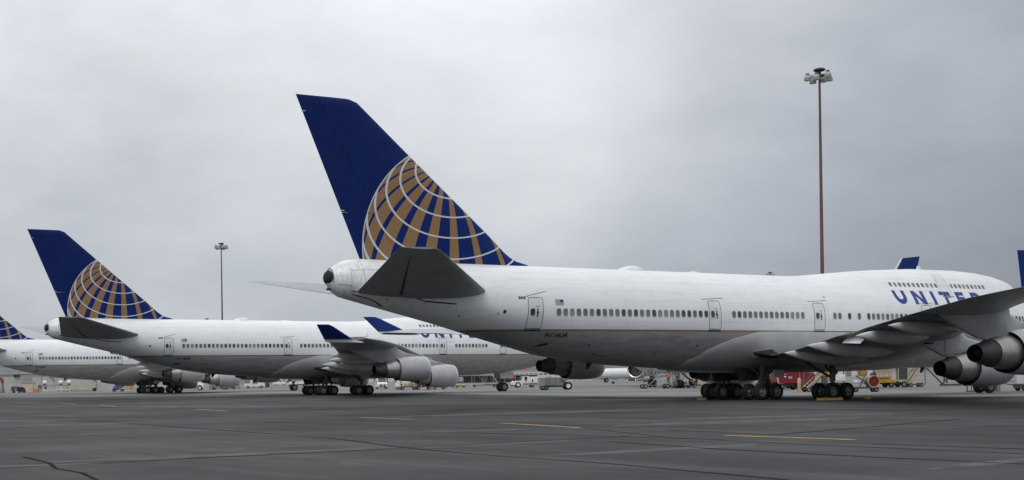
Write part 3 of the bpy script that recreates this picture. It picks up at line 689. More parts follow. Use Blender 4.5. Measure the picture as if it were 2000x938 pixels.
    zr = [12.21, 13.2, 14.2, 15.2, 16.3, 17.6, 18.6, 19.0, 19.14, 19.19]; addp(fin, 'rudder', M_FIN, lambda mb: mb.loft([sec(z, fH(z) + .012, fTE(z), tcz(z)) for z in zr]))
    for z in (12.3, 18.2): addp(fin, 'static_wick', M_WHITE, lambda mb: mb.cyl(L(fTE(z) - .2, 0.05, z), L(fTE(z) + .1, 0.05, z - .02), .02, n=6))
    # crown fairings
    def dome(s0, s1, h, w_):
        def f(mb):
            def fn(u, v):
                a = math.pi * u; t = v; hh = (math.sin(math.pi * min(1, t ** .8 if t < 1 else 1)) ** .55 if 0 < t < 1 else 0)
                s = s1 + (s0 - s1) * t; return L(s, w_ * hh * math.cos(a), 9.05 + (h + .15) * hh * math.sin(a) ** .8)
            mb.quadgrid(fn, 14, 16)
        return f
    addp(root, 'antenna_dome', M_WHITE, dome(46.35, 43.95, .36, .62)); addp(root, 'antenna_dome', M_WHITE, dome(40.3, 38.7, .12, .45))
    addp(root, 'blade_antenna', M_WHITE, lambda mb: (mb.prism([L(15.9, 0, 10.08), L(15.3, 0, 10.08), L(15.45, 0, 10.4), L(15.75, 0, 10.4)], (0, .06, 0))))
    for s, b in ((56.1, 4.58), (49.0, 2.78), (15.5, 2.2)): addp(root, 'belly_antenna', M_DSEAM, lambda mb: mb.prism([L(s, 0, b + .1), L(s - .55, 0, b + .1), L(s - .1, 0, b - .42), L(s + .08, 0, b - .42)], (0, .07, 0)))
    # doors
    for sdoor in (55.12, 40.42, 30.38, 18.8, 9.62):
        z0, z1, hw = 5.03, 6.98, .53
        dr = addp(root, 'passenger_door', M_WHITE, lambda mb: skin_quad(mb, (sdoor + hw, z0), (sdoor - hw, z0), (sdoor - hw, z1), (sdoor + hw, z1), .008))
        a, b = sdoor + hw, sdoor - hw; c = .14
        addp(dr, 'door_seal', M_SEAM, lambda mb: skin_strip(mb, [(a, z0), (a, z1 - c), (a - .04, z1 - .05), (a - c, z1), (b + c, z1), (b + .04, z1 - .05), (b, z1 - c), (b, z0), (a, z0)], .045, .012))
        inst('door_window', ME_WINS[0], dr, skin_matrix(sdoor + .22, 6.05, .01))
        addp(dr, 'door_handle', M_BTXT, lambda mb: (skin_quad(mb, (sdoor - .09, 5.74), (sdoor - .19, 5.74), (sdoor - .18, 6.3), (sdoor - .1, 6.3), .014), skin_quad(mb, (sdoor - .06, 5.95), (sdoor - .22, 5.95), (sdoor - .22, 6.1), (sdoor - .06, 6.1), .014), skin_quad(mb, (sdoor, 6.4), (sdoor - .26, 6.4), (sdoor - .26, 6.43), (sdoor, 6.43), .014)))
        addp(dr, 'door_sill', M_DSEAM, lambda mb: skin_quad(mb, (sdoor + hw + .04, z0 - .17), (sdoor - hw - .02, z0 - .17), (sdoor - hw - .02, z0 - .06), (sdoor + hw + .04, z0 - .06), .01))
        addp(root, 'rain_gutter', M_SEAM, lambda mb: skin_strip(mb, [(sdoor + .95, z1 - .02), (sdoor + .3, z1 + .16), (sdoor - .9, z1 + .42)] if sdoor > 50 else [(sdoor + 1.0, z1 + .1), (sdoor - .95, z1 + .22)], .035, .012))
    ud = addp(root, 'upper_deck_door', M_WHITE, lambda mb: skin_quad(mb, (16.15, 7.75), (15.05, 7.75), (15.05, 9.75), (16.15, 9.75), .004))
    addp(ud, 'door_seal', M_SEAML, lambda mb: skin_strip(mb, [(16.15, 9.95), (16.15, 7.72), (15.05, 7.72), (15.05, 9.95)], .03, .012))
    addp(ud, 'door_handle', M_MGREY, lambda mb: (skin_quad(mb, (16.3, 7.72), (14.95, 7.72), (14.95, 7.78), (16.3, 7.78), .014), skin_quad(mb, (15.85, 7.66), (15.35, 7.66), (15.35, 7.84), (15.85, 7.84), .016)))
    for a, b, z0, z1 in ((18.3, 17.1, 6.55, 7.05), (44.6, 43.0, 3.1, 4.55)): addp(root, 'service_hatch', M_SEAML, lambda mb: skin_strip(mb, [(a, z0), (a, z1), (b, z1), (b, z0), (a, z0)], .028, .009))
    # windows
    WS = [53.43 - .508 * k for k in range(25)] + [38.70 - .508 * k for k in range(14)] + [28.84, 28.33, 27.32, 26.3] + [25.3 - .508 * k for k in range(12)] + [16.85 - .508 * k for k in range(10)] + [8.45 - .508 * k for k in range(7)]
    rr = random.Random(11)
    for s in WS: inst('window', rr.choices(ME_WINS, (3, 4, 4, 2))[0], root, skin_matrix(s, 6.06))
    for s in [21.5 - .504 * k for k in range(11)] + [14.62 - .49 * k for k in range(9)]: inst('window', rr.choices(ME_WINU, (1, 3, 3, 3))[0], root, skin_matrix(s, 8.64))
    for s0, s1, z0, z1 in ((5.75, 5.05, 8.52, 8.98), (4.98, 4.3, 8.2, 8.72), (4.22, 3.75, 7.9, 8.32)):
        addp(root, 'cockpit_window', M_GLASS, lambda mb: skin_quad(mb, (s0, z0), (s1, z0 - .02), (s1 + .12, z1 - .18), (s0, z1), .01))
    # seams and grime on the skin
    def seams(mb):
        for s in (67.35, 66.55): skin_strip(mb, [(s, profile(s)[4] + .12), (s, 9.2)], .025, .006)
        for s, z0 in ((65.4, 6.3), (63.1, 7.2)): skin_strip(mb, [(s, 8.6), (s, 9.15)], .025, .006)
        skin_strip(mb, [(67.35, 8.55), (64.9, 8.62)], .022, .006)
        skin_strip(mb, [(68.1, 7.7), (67.3, 7.6)], .03, .006)
    addp(root, 'panel_seam', M_SEAM, seams)
    def dseams(mb):
        skin_strip(mb, [(67.3, 7.28), (65.0, 7.12), (65.05, 6.45)], .04, .007); skin_strip(mb, [(67.2, 7.1), (65.9, 6.78), (65.1, 6.42)], .05, .007)
        skin_strip(mb, [(63.6, 6.98), (62.75, 6.72)], .07, .007); skin_strip(mb, [(62.7, 6.68), (60.6, 6.52)], .08, .007)
    addp(root, 'stabiliser_slot', M_DSEAM, dseams)
    for s, z, r in ((57.3, 6.06, .1), (57.75, 5.95, .04), (41.6, 3.9, .06), (36.7, 4.1, .06), (50.6, 3.95, .06), (29.5, 7.45, .05), (60.2, 5.8, .04)): addp(root, 'outflow_port', M_BTXT, lambda mb: skin_quad(mb, (s + r, z - r), (s - r, z - r), (s - r, z + r), (s + r, z + r), .01))
    addp(root, 'water_drain_stain', M_DSEAM, lambda mb: skin_quad(mb, (54.3, 3.86), (53.5, 3.98), (53.55, 4.1), (54.0, 4.06), .008))
    addp(root, 'water_drain_stain', M_DSEAM, lambda mb: skin_quad(mb, (49.9, 3.34), (48.5, 3.16), (48.5, 3.18), (49.9, 3.38), .008))
    # lettering
    addp(root, 'airline_title', M_LTXT, titles)
    def flag(mb):
        a, b, z0, z1 = 53.66, 53.02, 6.5, 6.87
        skin_quad(mb, (a, z0), (b, z0), (b, z1), (a, z1), .006, 0)
        for k in range(7): skin_quad(mb, (a, z0 + (z1 - z0) * (2 * k) / 13), (b, z0 + (z1 - z0) * (2 * k) / 13), (b, z0 + (z1 - z0) * (2 * k + 1) / 13), (a, z0 + (z1 - z0) * (2 * k + 1) / 13), .009, 1)
        skin_quad(mb, (b + .27, z0 + (z1 - z0) * 6 / 13), (b, z0 + (z1 - z0) * 6 / 13), (b, z1), (b + .27, z1), .012, 2)
    addp(root, 'flag', [M_WHITE, M_DRED, M_LTXT], flag)
    # undercarriage
    for nm, s, y, top in (('body_gear', 34.8, 1.92, 2.6), ('body_gear', 34.8, -1.92, 2.6), ('wing_gear', 31.75, 5.5, 3.6), ('wing_gear', 31.75, -5.5, 3.6)):
        sg = 1 if y > 0 else -1
        def gear(mb):
            mb.cyl(L(s, y, top), L(s, y, 1.3), .2, n=14); mb.cyl(L(s, y, 1.35), L(s, y, .6), .13, n=12)
            mb.box(L(s, y, .6), (1.7, .26, .26)); mb.tube([L(s - .735, y - .62, .6), L(s - .735, y + .62, .6)], .1); mb.tube([L(s + .735, y - .62, .6), L(s + .735, y + .62, .6)], .1)
            mb.tube([L(s, y, 1.5), L(s - 1.7, y, top - .1)], .09); mb.tube([L(s, y, 1.25), L(s + .55, y, .95), L(s + .1, y, .75)], .06)
            if nm == 'wing_gear': mb.tube([L(s, y, 1.5), L(s + .2, y - sg * 2.3, top - .9)], .1); mb.tube([L(s, y, 1.7), L(s + 1.6, y, top - .2)], .08)
            else: mb.tube([L(s, y, 1.7), L(s + 1.3, y, 2.4)], .08); mb.tube([L(s, y - .3, 2.3), L(s - .9, y - .3, 1.2)], .07); mb.tube([L(s, y + .3, 2.3), L(s + .8, y + .3, 1.1)], .06); mb.box(L(s - .1, y, 1.75), (.5, .7, .5))
        ge = addp(root, nm, M_STRUT, gear)
        for a in (-.735, .735):
            for b in (-.56, .56): wheel(ge, L(s + a, y + b, .6))
        if nm == 'body_gear': addp(ge, 'bay_door', M_DSEAM, lambda mb: mb.prism([L(s + 1.9, y - sg * .75, 2.25), L(s - 1.3, y - sg * .75, 2.25), L(s - 1.1, y - sg * .6, 1.45), L(s + 1.5, y - sg * .6, 1.35)], (0, .06, 0)))
        if nm == 'wing_gear': addp(ge, 'gear_door', M_FAIR, lambda mb: mb.prism([L(s + .75, y + sg * .6, 3.35), L(s - .85, y + sg * .6, 3.55), L(s - .85, y + sg * .72, 2.05), L(s + .2, y + sg * .72, 1.95), L(s + .75, y + sg * .66, 2.5)], (0, .06, 0)))
        else: addp(ge, 'gear_door', M_FAIR, lambda mb: mb.prism([L(s - .3, y + sg * .75, 2.15), L(s - 1.35, y + sg * .75, 2.15), L(s - 1.3, y + sg * .8, 1.62), L(s - .4, y + sg * .8, 1.62)], (0, .06, 0)))
    def ngear(mb):
        mb.cyl(L(7.75, 0, 2.7), L(7.75, 0, 1.2), .17, n=12); mb.cyl(L(7.75, 0, 1.3), L(7.75, 0, .6), .11, n=12); mb.tube([L(7.75, -.5, .6), L(7.75, .5, .6)], .09); mb.tube([L(7.75, 0, 1.4), L(6.4, 0, 2.6)], .07)
        mb.box(L(7.7, 0, 1.75), (.3, .5, .55))
    ge = addp(root, 'nose_gear', M_STRUT, ngear)
    for b in (-.46, .46): wheel(ge, L(7.75, b, .6))
    addp(ge, 'gear_door', M_FAIR, lambda mb: [mb.prism([L(8.6, y, 2.5), L(6.3, y, 2.55), L(6.4, y * 1.3, 1.75), L(8.5, y * 1.3, 1.7)], (0, .05, 0)) for y in (-.62, .62)])
    return root
GRP = 'white jumbo jets parked in a row'
jet1 = build_jumbo('nearest white jumbo jet, marked N116UA, with blue and gold globe tail', GRP)
def place(o, X0, Y0, yaw): # X0,Y0: where s = 60 lies
    o.location = (X0 + (60 - SREF) * math.cos(yaw), Y0 + (60 - SREF) * math.sin(yaw), 0); o.rotation_euler = (0, 0, yaw)
jet2 = dup(jet1, (0, 0, 0), 0, 'middle white jumbo jet marked N118UA, its near winglet and engines above the delivery van')
jet3 = dup(jet1, (0, 0, 0), 0, 'farthest white jumbo jet, its tail cut by the left picture edge, before the pale workshop')
place(jet1, 6.741, 75.595, .4555); place(jet2, -25.625, 135.70, .4528); place(jet3, -56.58, 191.62, .4288); jet3.rotation_euler.x = R(-.9); jet3.location.z = -.03   # the apron falls away to drain
for j, reg, fl in ((jet1, 'N116UA', '8416'), (jet2, 'N118UA', '8418'), (jet3, 'N119UA', '8419')):
    font_on_skin('registration', reg, 54.1, 4.45, .31, 1.62, j, M_BTXT, .05, .035)
    font_on_skin('fleet_number', fl, 56.32, 6.86, .2, .5, j, M_BTXT, 0, .05)
# ------------------------------------------------------------------ other airliners in the background
def airliner(label, group, Lg, rad, fin_h, span, loc, rz, clear=2.1, eng_r=1.2, eng_c=.75):
    root = thing('airliner', label, 'airplane', loc, rz, group)       # local x = forward, origin below mid body
    h = Lg / 2; zc = rad + clear; wz = clear - 2.1; ez = eng_r + eng_c
    def fus(mb):
        rings = []
        for t, f, dz in ((0, .02, -.1), (.008, .3, -.09), (.02, .52, -.08), (.045, .78, -.05), (.08, .95, -.02), (.11, 1, 0), (.64, 1, 0), (.75, .88, .12), (.86, .58, .38), (.95, .28, .62), (.99, .14, .70), (1, .05, .72)):
            rings.append([(h - Lg * t, rad * f * math.cos(a), zc + rad * dz + rad * f * math.sin(a)) for a in [2 * math.pi * i / 28 for i in range(28)]])
        mb.loft(rings)
    addp(root, 'fuselage', M_WHITE, fus)
    tx = -h + Lg * .015
    addp(root, 'fin', [M_WHITE, M_FARFIN], lambda mb: (mb.loft([[(tx + x + a, b, z) for a, b in ((-c * .5, 0), (-c * .1, w_), (c * .3, w_), (c * .5, 0), (c * .3, -w_), (-c * .1, -w_))] for x, z, c, w_ in ((4.6, zc + rad * .8, Lg * .14, .3), (2.4, zc + rad + fin_h * .5, Lg * .095, .22), (.4, zc + rad + fin_h, Lg * .055, .12))], 1, False),
        mb.loft([[(tx + x + a, b, z) for a, b in ((c * .42, w_ + .02), (c * .52, .06), (c * .56, 0), (c * .52, -.06), (c * .42, -w_ - .02))] for x, z, c, w_ in ((4.6, zc + rad * .8, Lg * .14, .15), (2.4, zc + rad + fin_h * .5, Lg * .095, .11), (.4, zc + rad + fin_h, Lg * .055, .07))], 0, False)))
    fin_stripe = addp(root, 'fin_stripe', M_WHITE, lambda mb: [mb.prism([(tx + 2.0, sg * .26, zc + rad + fin_h * .45), (tx + 1.0, sg * .24, zc + rad + fin_h * .45), (tx + 1.55, sg * .18, zc + rad + fin_h * .72), (tx + 1.8, sg * .18, zc + rad + fin_h * .72)], (0, .03, 0)) for sg in (-1, 1)])
    for sd_ in (-1, 1):
        def wg(mb):
            rings = []
            for y, xl, c, z in ((rad * .5, Lg * .10, Lg * .16, 2.7 + wz), (span * .17, Lg * .0, Lg * .11, 3.3 + wz), (span * .5, -Lg * .145, Lg * .035, 4.9 + wz)):
                rings.append([(xl - c * u, sd_ * y, z + k * c) for u, k in airfoil(10, .11, .01)])
            mb.loft(rings)
        wng = addp(root, 'wing', M_WING, wg)
        ey = span * .165; ex = Lg * .135
        en = addp(root, 'engine', [M_COWL, M_LIP, M_BLACK], lambda mb: mb.lathe((ex, sd_ * ey, ez), (-1, 0, 0), [(.9, eng_r * .86), (.1, eng_r * .84), (0, eng_r * .92), (.1, eng_r * .99), (.5, eng_r * 1.04), (2.2, eng_r * 1.04), (3.6, eng_r * .8), (3.58, eng_r * .7), (2.8, eng_r * .6)], 32, mats=[2, 1, 1, 1, 0, 0, 2, 2]))
        addp(en, 'fan', [M_DGREY, M_WHITE], lambda mb: mb.lathe((ex - .8, sd_ * ey, ez), (1, 0, 0), [(0, eng_r * .88), (.03, .3), (.5, .002)], 24))
        addp(en, 'exhaust_cone', M_HOT, lambda mb: mb.lathe((ex - 3.4, sd_ * ey, ez), (-1, 0, 0), [(0, eng_r * .62), (1.0, eng_r * .42), (1.02, .002)], 24))
        addp(wng, 'engine_pylon', M_COWL, lambda mb: mb.prism([(ex - .8, sd_ * ey, ez + eng_r - .05), (ex - 5, sd_ * ey, ez + eng_r + .25), (ex - 4.4, sd_ * ey, ez + .65), (ex - 3, sd_ * ey, ez + .85)], (0, .35, 0)))
        addp(root, 'tailplane', M_WING, lambda mb: mb.loft([[(xl - c * u, sd_ * y, z + k * c) for u, k in airfoil(8, .1, 0)] for y, xl, c, z in ((rad * .3, -h + Lg * .11, Lg * .09, zc + rad * .5), (span * .19, -h + Lg * .045, Lg * .04, zc + rad * .7))]))
        mg = addp(root, 'main_gear', M_STRUT, lambda mb: (mb.cyl((-Lg * .02, sd_ * rad * 1.1, 2.9), (-Lg * .02, sd_ * rad * 1.1, .55), .16), mb.tube([(-Lg * .02, sd_ * rad * 1.1 - .5, .55), (-Lg * .02, sd_ * rad * 1.1 + .5, .55)], .1)))
        for k in (-.4, .4): wheel(mg, (-Lg * .02, sd_ * rad * 1.1 + k, .6))
    ng = addp(root, 'nose_gear', M_STRUT, lambda mb: (mb.cyl((h - Lg * .095, 0, 2.4), (h - Lg * .095, 0, .5), .14), mb.tube([(h - Lg * .095, -.35, .6), (h - Lg * .095, .35, .6)], .08), mb.box((h - Lg * .09, 0, 1.5), (.35, .5, .5))))
    for k in (-.35, .35): wheel(ng, (h - Lg * .095, k, .6))
    addp(root, 'cockpit_window', M_GLASS, lambda mb: [mb.prism([(h - Lg * t0, sg * rad * a0, zc + rad * b0), (h - Lg * t1, sg * rad * a1, zc + rad * b1), (h - Lg * t2, sg * rad * a2, zc + rad * b2), (h - Lg * t3, sg * rad * a3, zc + rad * b3)], (.03, .06, .03)) for sg in (-1, 1) for t0, a0, b0, t1, a1, b1, t2, a2, b2, t3, a3, b3 in ((.022, .30, .36, .042, .60, .36, .046, .52, .58, .032, .22, .50), (.044, .63, .36, .06, .76, .36, .06, .70, .52, .048, .56, .57))])
    return root
airliner('grey bellied widebody behind the jumbo jets, nose gear beside the white box truck', 'airliners parked in the background', 62, 3.0, 8.2, 60, (-46, 322, 0), R(8), eng_r=1.6)
airliner('small white regional airliner far beyond the nearest jet, nose pointing left', 'airliners parked in the background', 27, 1.4, 5.4, 22, (83.7, 327, 0), R(184), clear=1.1, eng_r=.7, eng_c=.35)
airliner('widebody behind the belly of the nearest jet, facing us with a wide round engine inlet', 'airliners parked in the background', 62, 3.0, 8.0, 60, (63.3, 203.8, 0), R(-126.9), eng_r=1.55, eng_c=1.4)
airliner('airliner with blue striped fin rising behind the upper deck of the nearest jet', 'airliners parked in the background', 42, 1.98, 8.6, 34, (54.6, 149.5, 0), R(117), eng_r=1.05)
airliner('airliner at the right picture edge, only a sliver of its blue fin visible', 'airliners parked in the background', 62, 3.0, 11.8, 60, (131.5, 186, 0), R(17), eng_r=1.6)

# ------------------------------------------------------------------ masts
def small_wheel(r=.25, w_=.16, hub=M_HUB):
    mb = MB(); h = w_ / 2
    mb.lathe((0, 0, 0), (0, 1, 0), [(-h * .7, r * .5), (-h, r * .8), (-h * .6, r), (h * .6, r), (h, r * .8), (h * .7, r * .5)], 20, 0)
    for sg in (-1, 1): mb.lathe((0, 0, 0), (0, sg, 0), [(h * .7, r * .56), (h * .85, r * .5), (h * .6, r * .3), (h * .9, .002)], 16, 1)
    return mb.mesh('wheel', [M_TYRE, hub])
SW = {k: small_wheel(k, wd) for k, wd in ((.2, .12), (.25, .16), (.32, .2), (.36, .22), (.5, .3), (.56, .34))}
SWW = {k: small_wheel(k, wd, M_WHITE) for k, wd in ((.36, .22), (.5, .3), (.56, .34))}
def wheels(t, pts, r, white=False):
    for p in pts: wheel(t, (p[0], p[1], r), (SWW if white else SW)[r])
def bar(t, name, mat, pts, r=.03, n=6): return addp(t, name, mat, lambda mb: mb.tube([Vector(p) for p in pts], r, n))
def box(t, name, mat, c, d, bev=.0, rz=0, ry=0, taper=1.0): return addp(t, name, mat, lambda mb: mb.box(c, d, 0, rz, ry, taper), bev)
def mast(label, loc, h, mat, sc_=1.0, n=8, rz=0):
    t = thing('light_mast', label, 'light mast', loc, rz, 'floodlight masts over the apron')
    addp(t, 'pole', mat, lambda mb: mb.cyl((0, 0, 0), (0, 0, h), .30 * sc_, .14 * sc_, 16))
    addp(t, 'base_plate', M_DGREY, lambda mb: mb.cyl((0, 0, 0), (0, 0, .25), .75 * sc_, n=16))
    k = sc_; z = h
    addp(t, 'head_cap', M_DGREY, lambda mb: mb.lathe((0, 0, z + .55 * k), (0, 0, 1), [(0, .72 * k), (.12 * k, .8 * k), (.3 * k, .62 * k), (.36 * k, .02)], 20))
    addp(t, 'mounting_ring', M_DGREY, lambda mb: (mb.lathe((0, 0, z - .25 * k), (0, 0, 1), [(0, .5 * k), (0, .62 * k), (.22 * k, .62 * k), (.22 * k, .5 * k), (0, .5 * k)], 20), mb.cyl((0, 0, z - .3 * k), (0, 0, z + .6 * k), .22 * k)))
    for i in range(n):
        a = 2 * math.pi * (i + .5) / n; c, s = math.cos(a), math.sin(a); R_ = 1.55 * k if i % 2 == 0 else 1.25 * k; zz = z - (.30 if i % 2 == 0 else .48) * k
        f = addp(t, 'floodlight', M_LAMP, lambda mb: mb.lathe((R_ * c, R_ * s, zz), (0, 0, 1), [(-.42 * k, .02), (-.40 * k, .46 * k), (-.30 * k, .47 * k), (-.26 * k, .41 * k), (-.18 * k, .46 * k), (.05 * k, .42 * k), (.3 * k, .26 * k), (.38 * k, .02)], 16))
        addp(f, 'ballast', M_DGREY, lambda mb: mb.cyl((R_ * c, R_ * s, zz + .34 * k), (R_ * c, R_ * s, zz + .56 * k), .26 * k, .2 * k, 12))
        addp(f, 'bracket', M_DGREY, lambda mb: mb.tube([(.55 * k * c, .55 * k * s, z - .1 * k), (R_ * c, R_ * s, zz + .3 * k)], .05 * k))
    return t
mast('tall rust brown light mast with a crown of grey floodlights, behind the nearest jet', (65.3, 160, 0), 42.4, M_RUST, 1.0, 6, R(20))
mast('slim grey light mast rising behind the middle jumbo jet', (-29.7, 290, 0), 35.2, M_MAST, .9)
mast('distant light mast whose head just clears the roof of the nearest jet', (163.7, 450, 0), 39.7, M_MAST, 1.1)
mast('farthest light mast, a dark speck above the cabin roof of the middle jet', (-52.5, 455, 0), 25.4, M_MAST, 1.0)
# ------------------------------------------------------------------ ramp vehicles
def delivery_van(label, loc, rz, small=False):
    t = thing('delivery_van', label, 'van', loc, rz, 'white vans on the apron')        # local -y is forward
    def body(mb):
        rings = []
        for y, z0, z1, w0, w1 in ((-2.45, .42, .98, .80, .74), (-2.3, .32, 1.12, .93, .86), (-1.6, .30, 1.22, .97, .9), (-1.45, .30, 1.28, .97, .9), (-.75, .30, 2.02, .97, .76), (-.3, .30, 2.16, .97, .8), (1.6, .30, 2.2, .97, .82), (2.35, .32, 2.16, .95, .8), (2.45, .45, 2.05, .92, .76)):
            mid = min(1.15, z1 - .04)
            rings.append([(-w0 * .94, y, z0), (w0 * .94, y, z0), (w0, y, z0 + .15), (w0, y, mid), (w1, y, z1 - .03), (w1 * .9, y, z1), (-w1 * .9, y, z1), (-w1, y, z1 - .03), (-w0, y, mid), (-w0, y, z0 + .15)])
        mb.loft(rings, 0, False)
    addp(t, 'body', M_WHITE, body, .03)
    addp(t, 'windscreen', M_GLASS, lambda mb: mb.prism([(-.80, -1.43, 1.34), (.80, -1.43, 1.34), (.68, -.80, 1.98), (-.68, -.80, 1.98)], (0, -.03, .03)))
    for sg in (-1, 1):
        addp(t, 'side_window', M_GLASS, lambda mb: mb.prism([(sg * .95, -1.2, 1.3), (sg * .95, -.1, 1.3), (sg * .83, -.1, 1.88), (sg * .83, -.66, 1.88)], (.03, 0, 0)))
        addp(t, 'headlight', M_PANES[3], lambda mb: mb.prism([(sg * .62, -2.36, .98), (sg * .9, -2.2, 1.02), (sg * .9, -2.26, .84), (sg * .66, -2.42, .84)], (0, .05, 0)))
        addp(t, 'mirror', M_BLACK, lambda mb: mb.box((sg * 1.08, -1.2, 1.3), (.18, .12, .26)))
    addp(t, 'grille', M_BLACK, lambda mb: mb.prism([(-.62, -2.44, .82), (.62, -2.44, .82), (.5, -2.47, .52), (-.5, -2.47, .52)], (0, .06, 0)))
    addp(t, 'number_plate', M_WHITE, lambda mb: mb.box((0, -2.5, .64), (.34, .03, .16)))
    addp(t, 'bumper', M_DGREY, lambda mb: mb.box((0, -2.46, .38), (1.6, .12, .14)))
    wheels(t, [(sg * .84, y, 0) for sg in (-1, 1) for y in (-1.55, 1.5)], .36)
    for o in t.children:
        if o.name.startswith('wheel'): o.rotation_euler = (0, 0, R(90))
    return t
van = delivery_van('white delivery van facing us beside the near engines of the middle jet', (7.2, 224.5, 0), R(4))
for (x, y, rz, lb) in ((17.5, 330, R(80), 'far white van just right of the delivery van, side on'), (24.0, 338, R(95), 'far white van above the luggage carts, second from the delivery van'),
                       (30.5, 345, R(20), 'far white van above the luggage carts, third from the delivery van'), (-31.5, 430, R(85), 'tiny far white van right of the white box cart'),
                       (-24.0, 440, R(85), 'tiny far white van midway between the box cart and the nose gear'), (-11, 450, R(90), 'tiny far white van left of the white box truck')):
    dup(van, (x, y, 0), rz, lb)
# semi truck
t = thing('truck', 'white bonneted truck facing right under the engine of the farthest jet', 'truck', (-32.6, 258, 0))
def cab(mb):
    rings = []
    for x, z0, z1, w_ in ((-1.3, .75, 2.2, 1.05), (-.5, .75, 2.35, 1.05), (.0, .75, 2.25, 1.05), (.28, .75, 1.72, 1.0), (1.2, .7, 1.6, .9), (1.75, .62, 1.45, .82), (1.95, .6, 1.2, .75)):
        rings.append([(x, -w_, z0), (x, -w_, z1 - .2), (x, -w_ * .82, z1), (x, w_ * .82, z1), (x, w_, z1 - .2), (x, w_, z0)])
    mb.loft(rings, 0, False)
addp(t, 'cab', M_WHITE, cab, .04)
addp(t, 'side_window', M_GLASS, lambda mb: mb.prism([(-.62, -1.07, 1.55), (.05, -1.07, 1.55), (-.05, -.98, 2.05), (-.55, -.95, 2.1)], (0, .03, 0)))
addp(t, 'windscreen', M_GLASS, lambda mb: mb.prism([(.05, -.85, 2.1), (.28, -.9, 1.72), (.28, .9, 1.72), (.05, .85, 2.1)], (.03, 0, .02)))
addp(t, 'wheel_arch', M_WHITE, lambda mb: mb.loft([[(1.15 + r * math.cos(a), y, .55 + r * math.sin(a)) for a in [math.pi * i / 10 for i in range(11)] for r in (.72,)] + [(1.15 + r * math.cos(a), y, .55 + r * math.sin(a)) for a in [math.pi * (10 - i) / 10 for i in range(11)] for r in (.6,)] for y in (-1.12, -.7)]))
box(t, 'step_box', M_MGREY, (-.4, -.98, .55), (1.5, .3, .45), .03)
box(t, 'chassis', M_DGREY, (-2.6, 0, .75), (6.0, 1.0, .3)); box(t, 'flat_deck', M_DGREY, (-3.7, 0, 1.15), (4.6, 2.3, .25)); bar(t, 'exhaust_stack', M_GREY, [(-1.5, -.8, .8), (-1.5, -.8, 3.0)], .08)
box(t, 'mirror', M_BLACK, (.1, -1.25, 1.9), (.1, .12, .35)); addp(t, 'sun_visor', M_WHITE, lambda mb: mb.box((-.1, 0, 2.42), (.5, 1.6, .12)))
wheels(t, [(1.15, -.95, 0), (1.15, .95, 0)], .5, True); wheels(t, [(-3.2, -.95, 0), (-4.4, -.95, 0), (-3.2, .95, 0), (-4.4, .95, 0)], .5)
# pallets and boxes behind the farthest jet
def dolly(label, loc, rz, ln, wd, mat, hz=.45, group='flat baggage dollies', r=.25):
    t = thing('baggage_dolly', label, 'dolly', loc, rz, group)
    box(t, 'deck', mat, (0, 0, hz), (ln, wd, .14), .02); box(t, 'chassis', M_DGREY, (0, 0, hz - .14), (ln * .9, wd * .4, .12))
    bar(t, 'tow_bar', M_DGREY, [(ln / 2, 0, hz - .12), (ln / 2 + 1.1, 0, hz - .22)], .04)
    wheels(t, [(x, y, 0) for x in (-ln * .38, ln * .38) for y in (-wd * .42, wd * .42)], r); return t
def crate(label, loc, d, mat, rz=0, name='crate', cat='crate', group='loads stacked behind the jets', bev=.02):
    t = thing(name, label, cat, loc, rz, group)
    box(t, 'body', mat, (0, 0, d[2] / 2), d, bev)
    if name == 'crate':
        box(t, 'lid', mat, (0, 0, d[2] + .03), (d[0] * 1.04, d[1] * 1.04, .06)); box(t, 'batten', M_DGREY, (0, -d[1] / 2 - .012, d[2] * .5), (d[0] * .98, .02, .06))
    return t
for i, (x, y, ln, lb) in enumerate([(-31.8, 271, 2.6, 'low dolly carrying tan and white boxes right of the white truck cab'), (-28.6, 270, 2.6, 'low dolly carrying the blue panel, middle of the row'), (-25.9, 267, 2.8, 'low dolly with dark frames at the right end of the row')]): dolly(lb, (x, y, 0), R(4), ln, 1.4, M_GREY)
crate('cream crate next to the white truck cab', (-32.6, 271, .52), (1.0, 1.0, .75), M_CREAM); crate('tall pale crate behind the cream one by the truck', (-31.3, 271.2, .52), (.8, 1.0, 1.9), M_LAMP)
crate('grey slatted crate at the middle of the dolly row', (-30.2, 271, .0), (.7, .8, .95), M_GREY); crate('orange tan crate left of the blue panel', (-29.3, 270.2, .52), (.5, .8, 1.0), M_TAN)
crate('blue and white panel box on the middle dolly', (-28.1, 270, .52), (.75, .8, 1.0), M_BLUEP); crate('rust red crate just right of the blue panel box', (-27.0, 268.6, 0), (.9, .8, 1.4), M_DRED)
crate('cardboard box on the right end dolly', (-26.3, 267, .52), (1.0, .9, .85), M_CARD); crate('dull red crate at the far right of the dolly row', (-25.2, 267, .52), (.6, .9, .7), M_DRED)
t = thing('storage_rack', 'dark metal rack frame at the right end of the dolly row', 'rack', (-25.0, 265.6, 0), R(4))
for x in (-1.4, 0, 1.4): bar(t, 'post', M_DGREY, [(x, 0, 0), (x, 0, 1.5)], .06)
for z in (.5, 1.1, 1.5): bar(t, 'rail', M_DGREY, [(-1.4, 0, z), (1.4, 0, z)], .05)
t = thing('pickup_truck', 'white low pickup right of the dark rack under the widebody', 'truck', (-21.7, 288, 0), R(3))
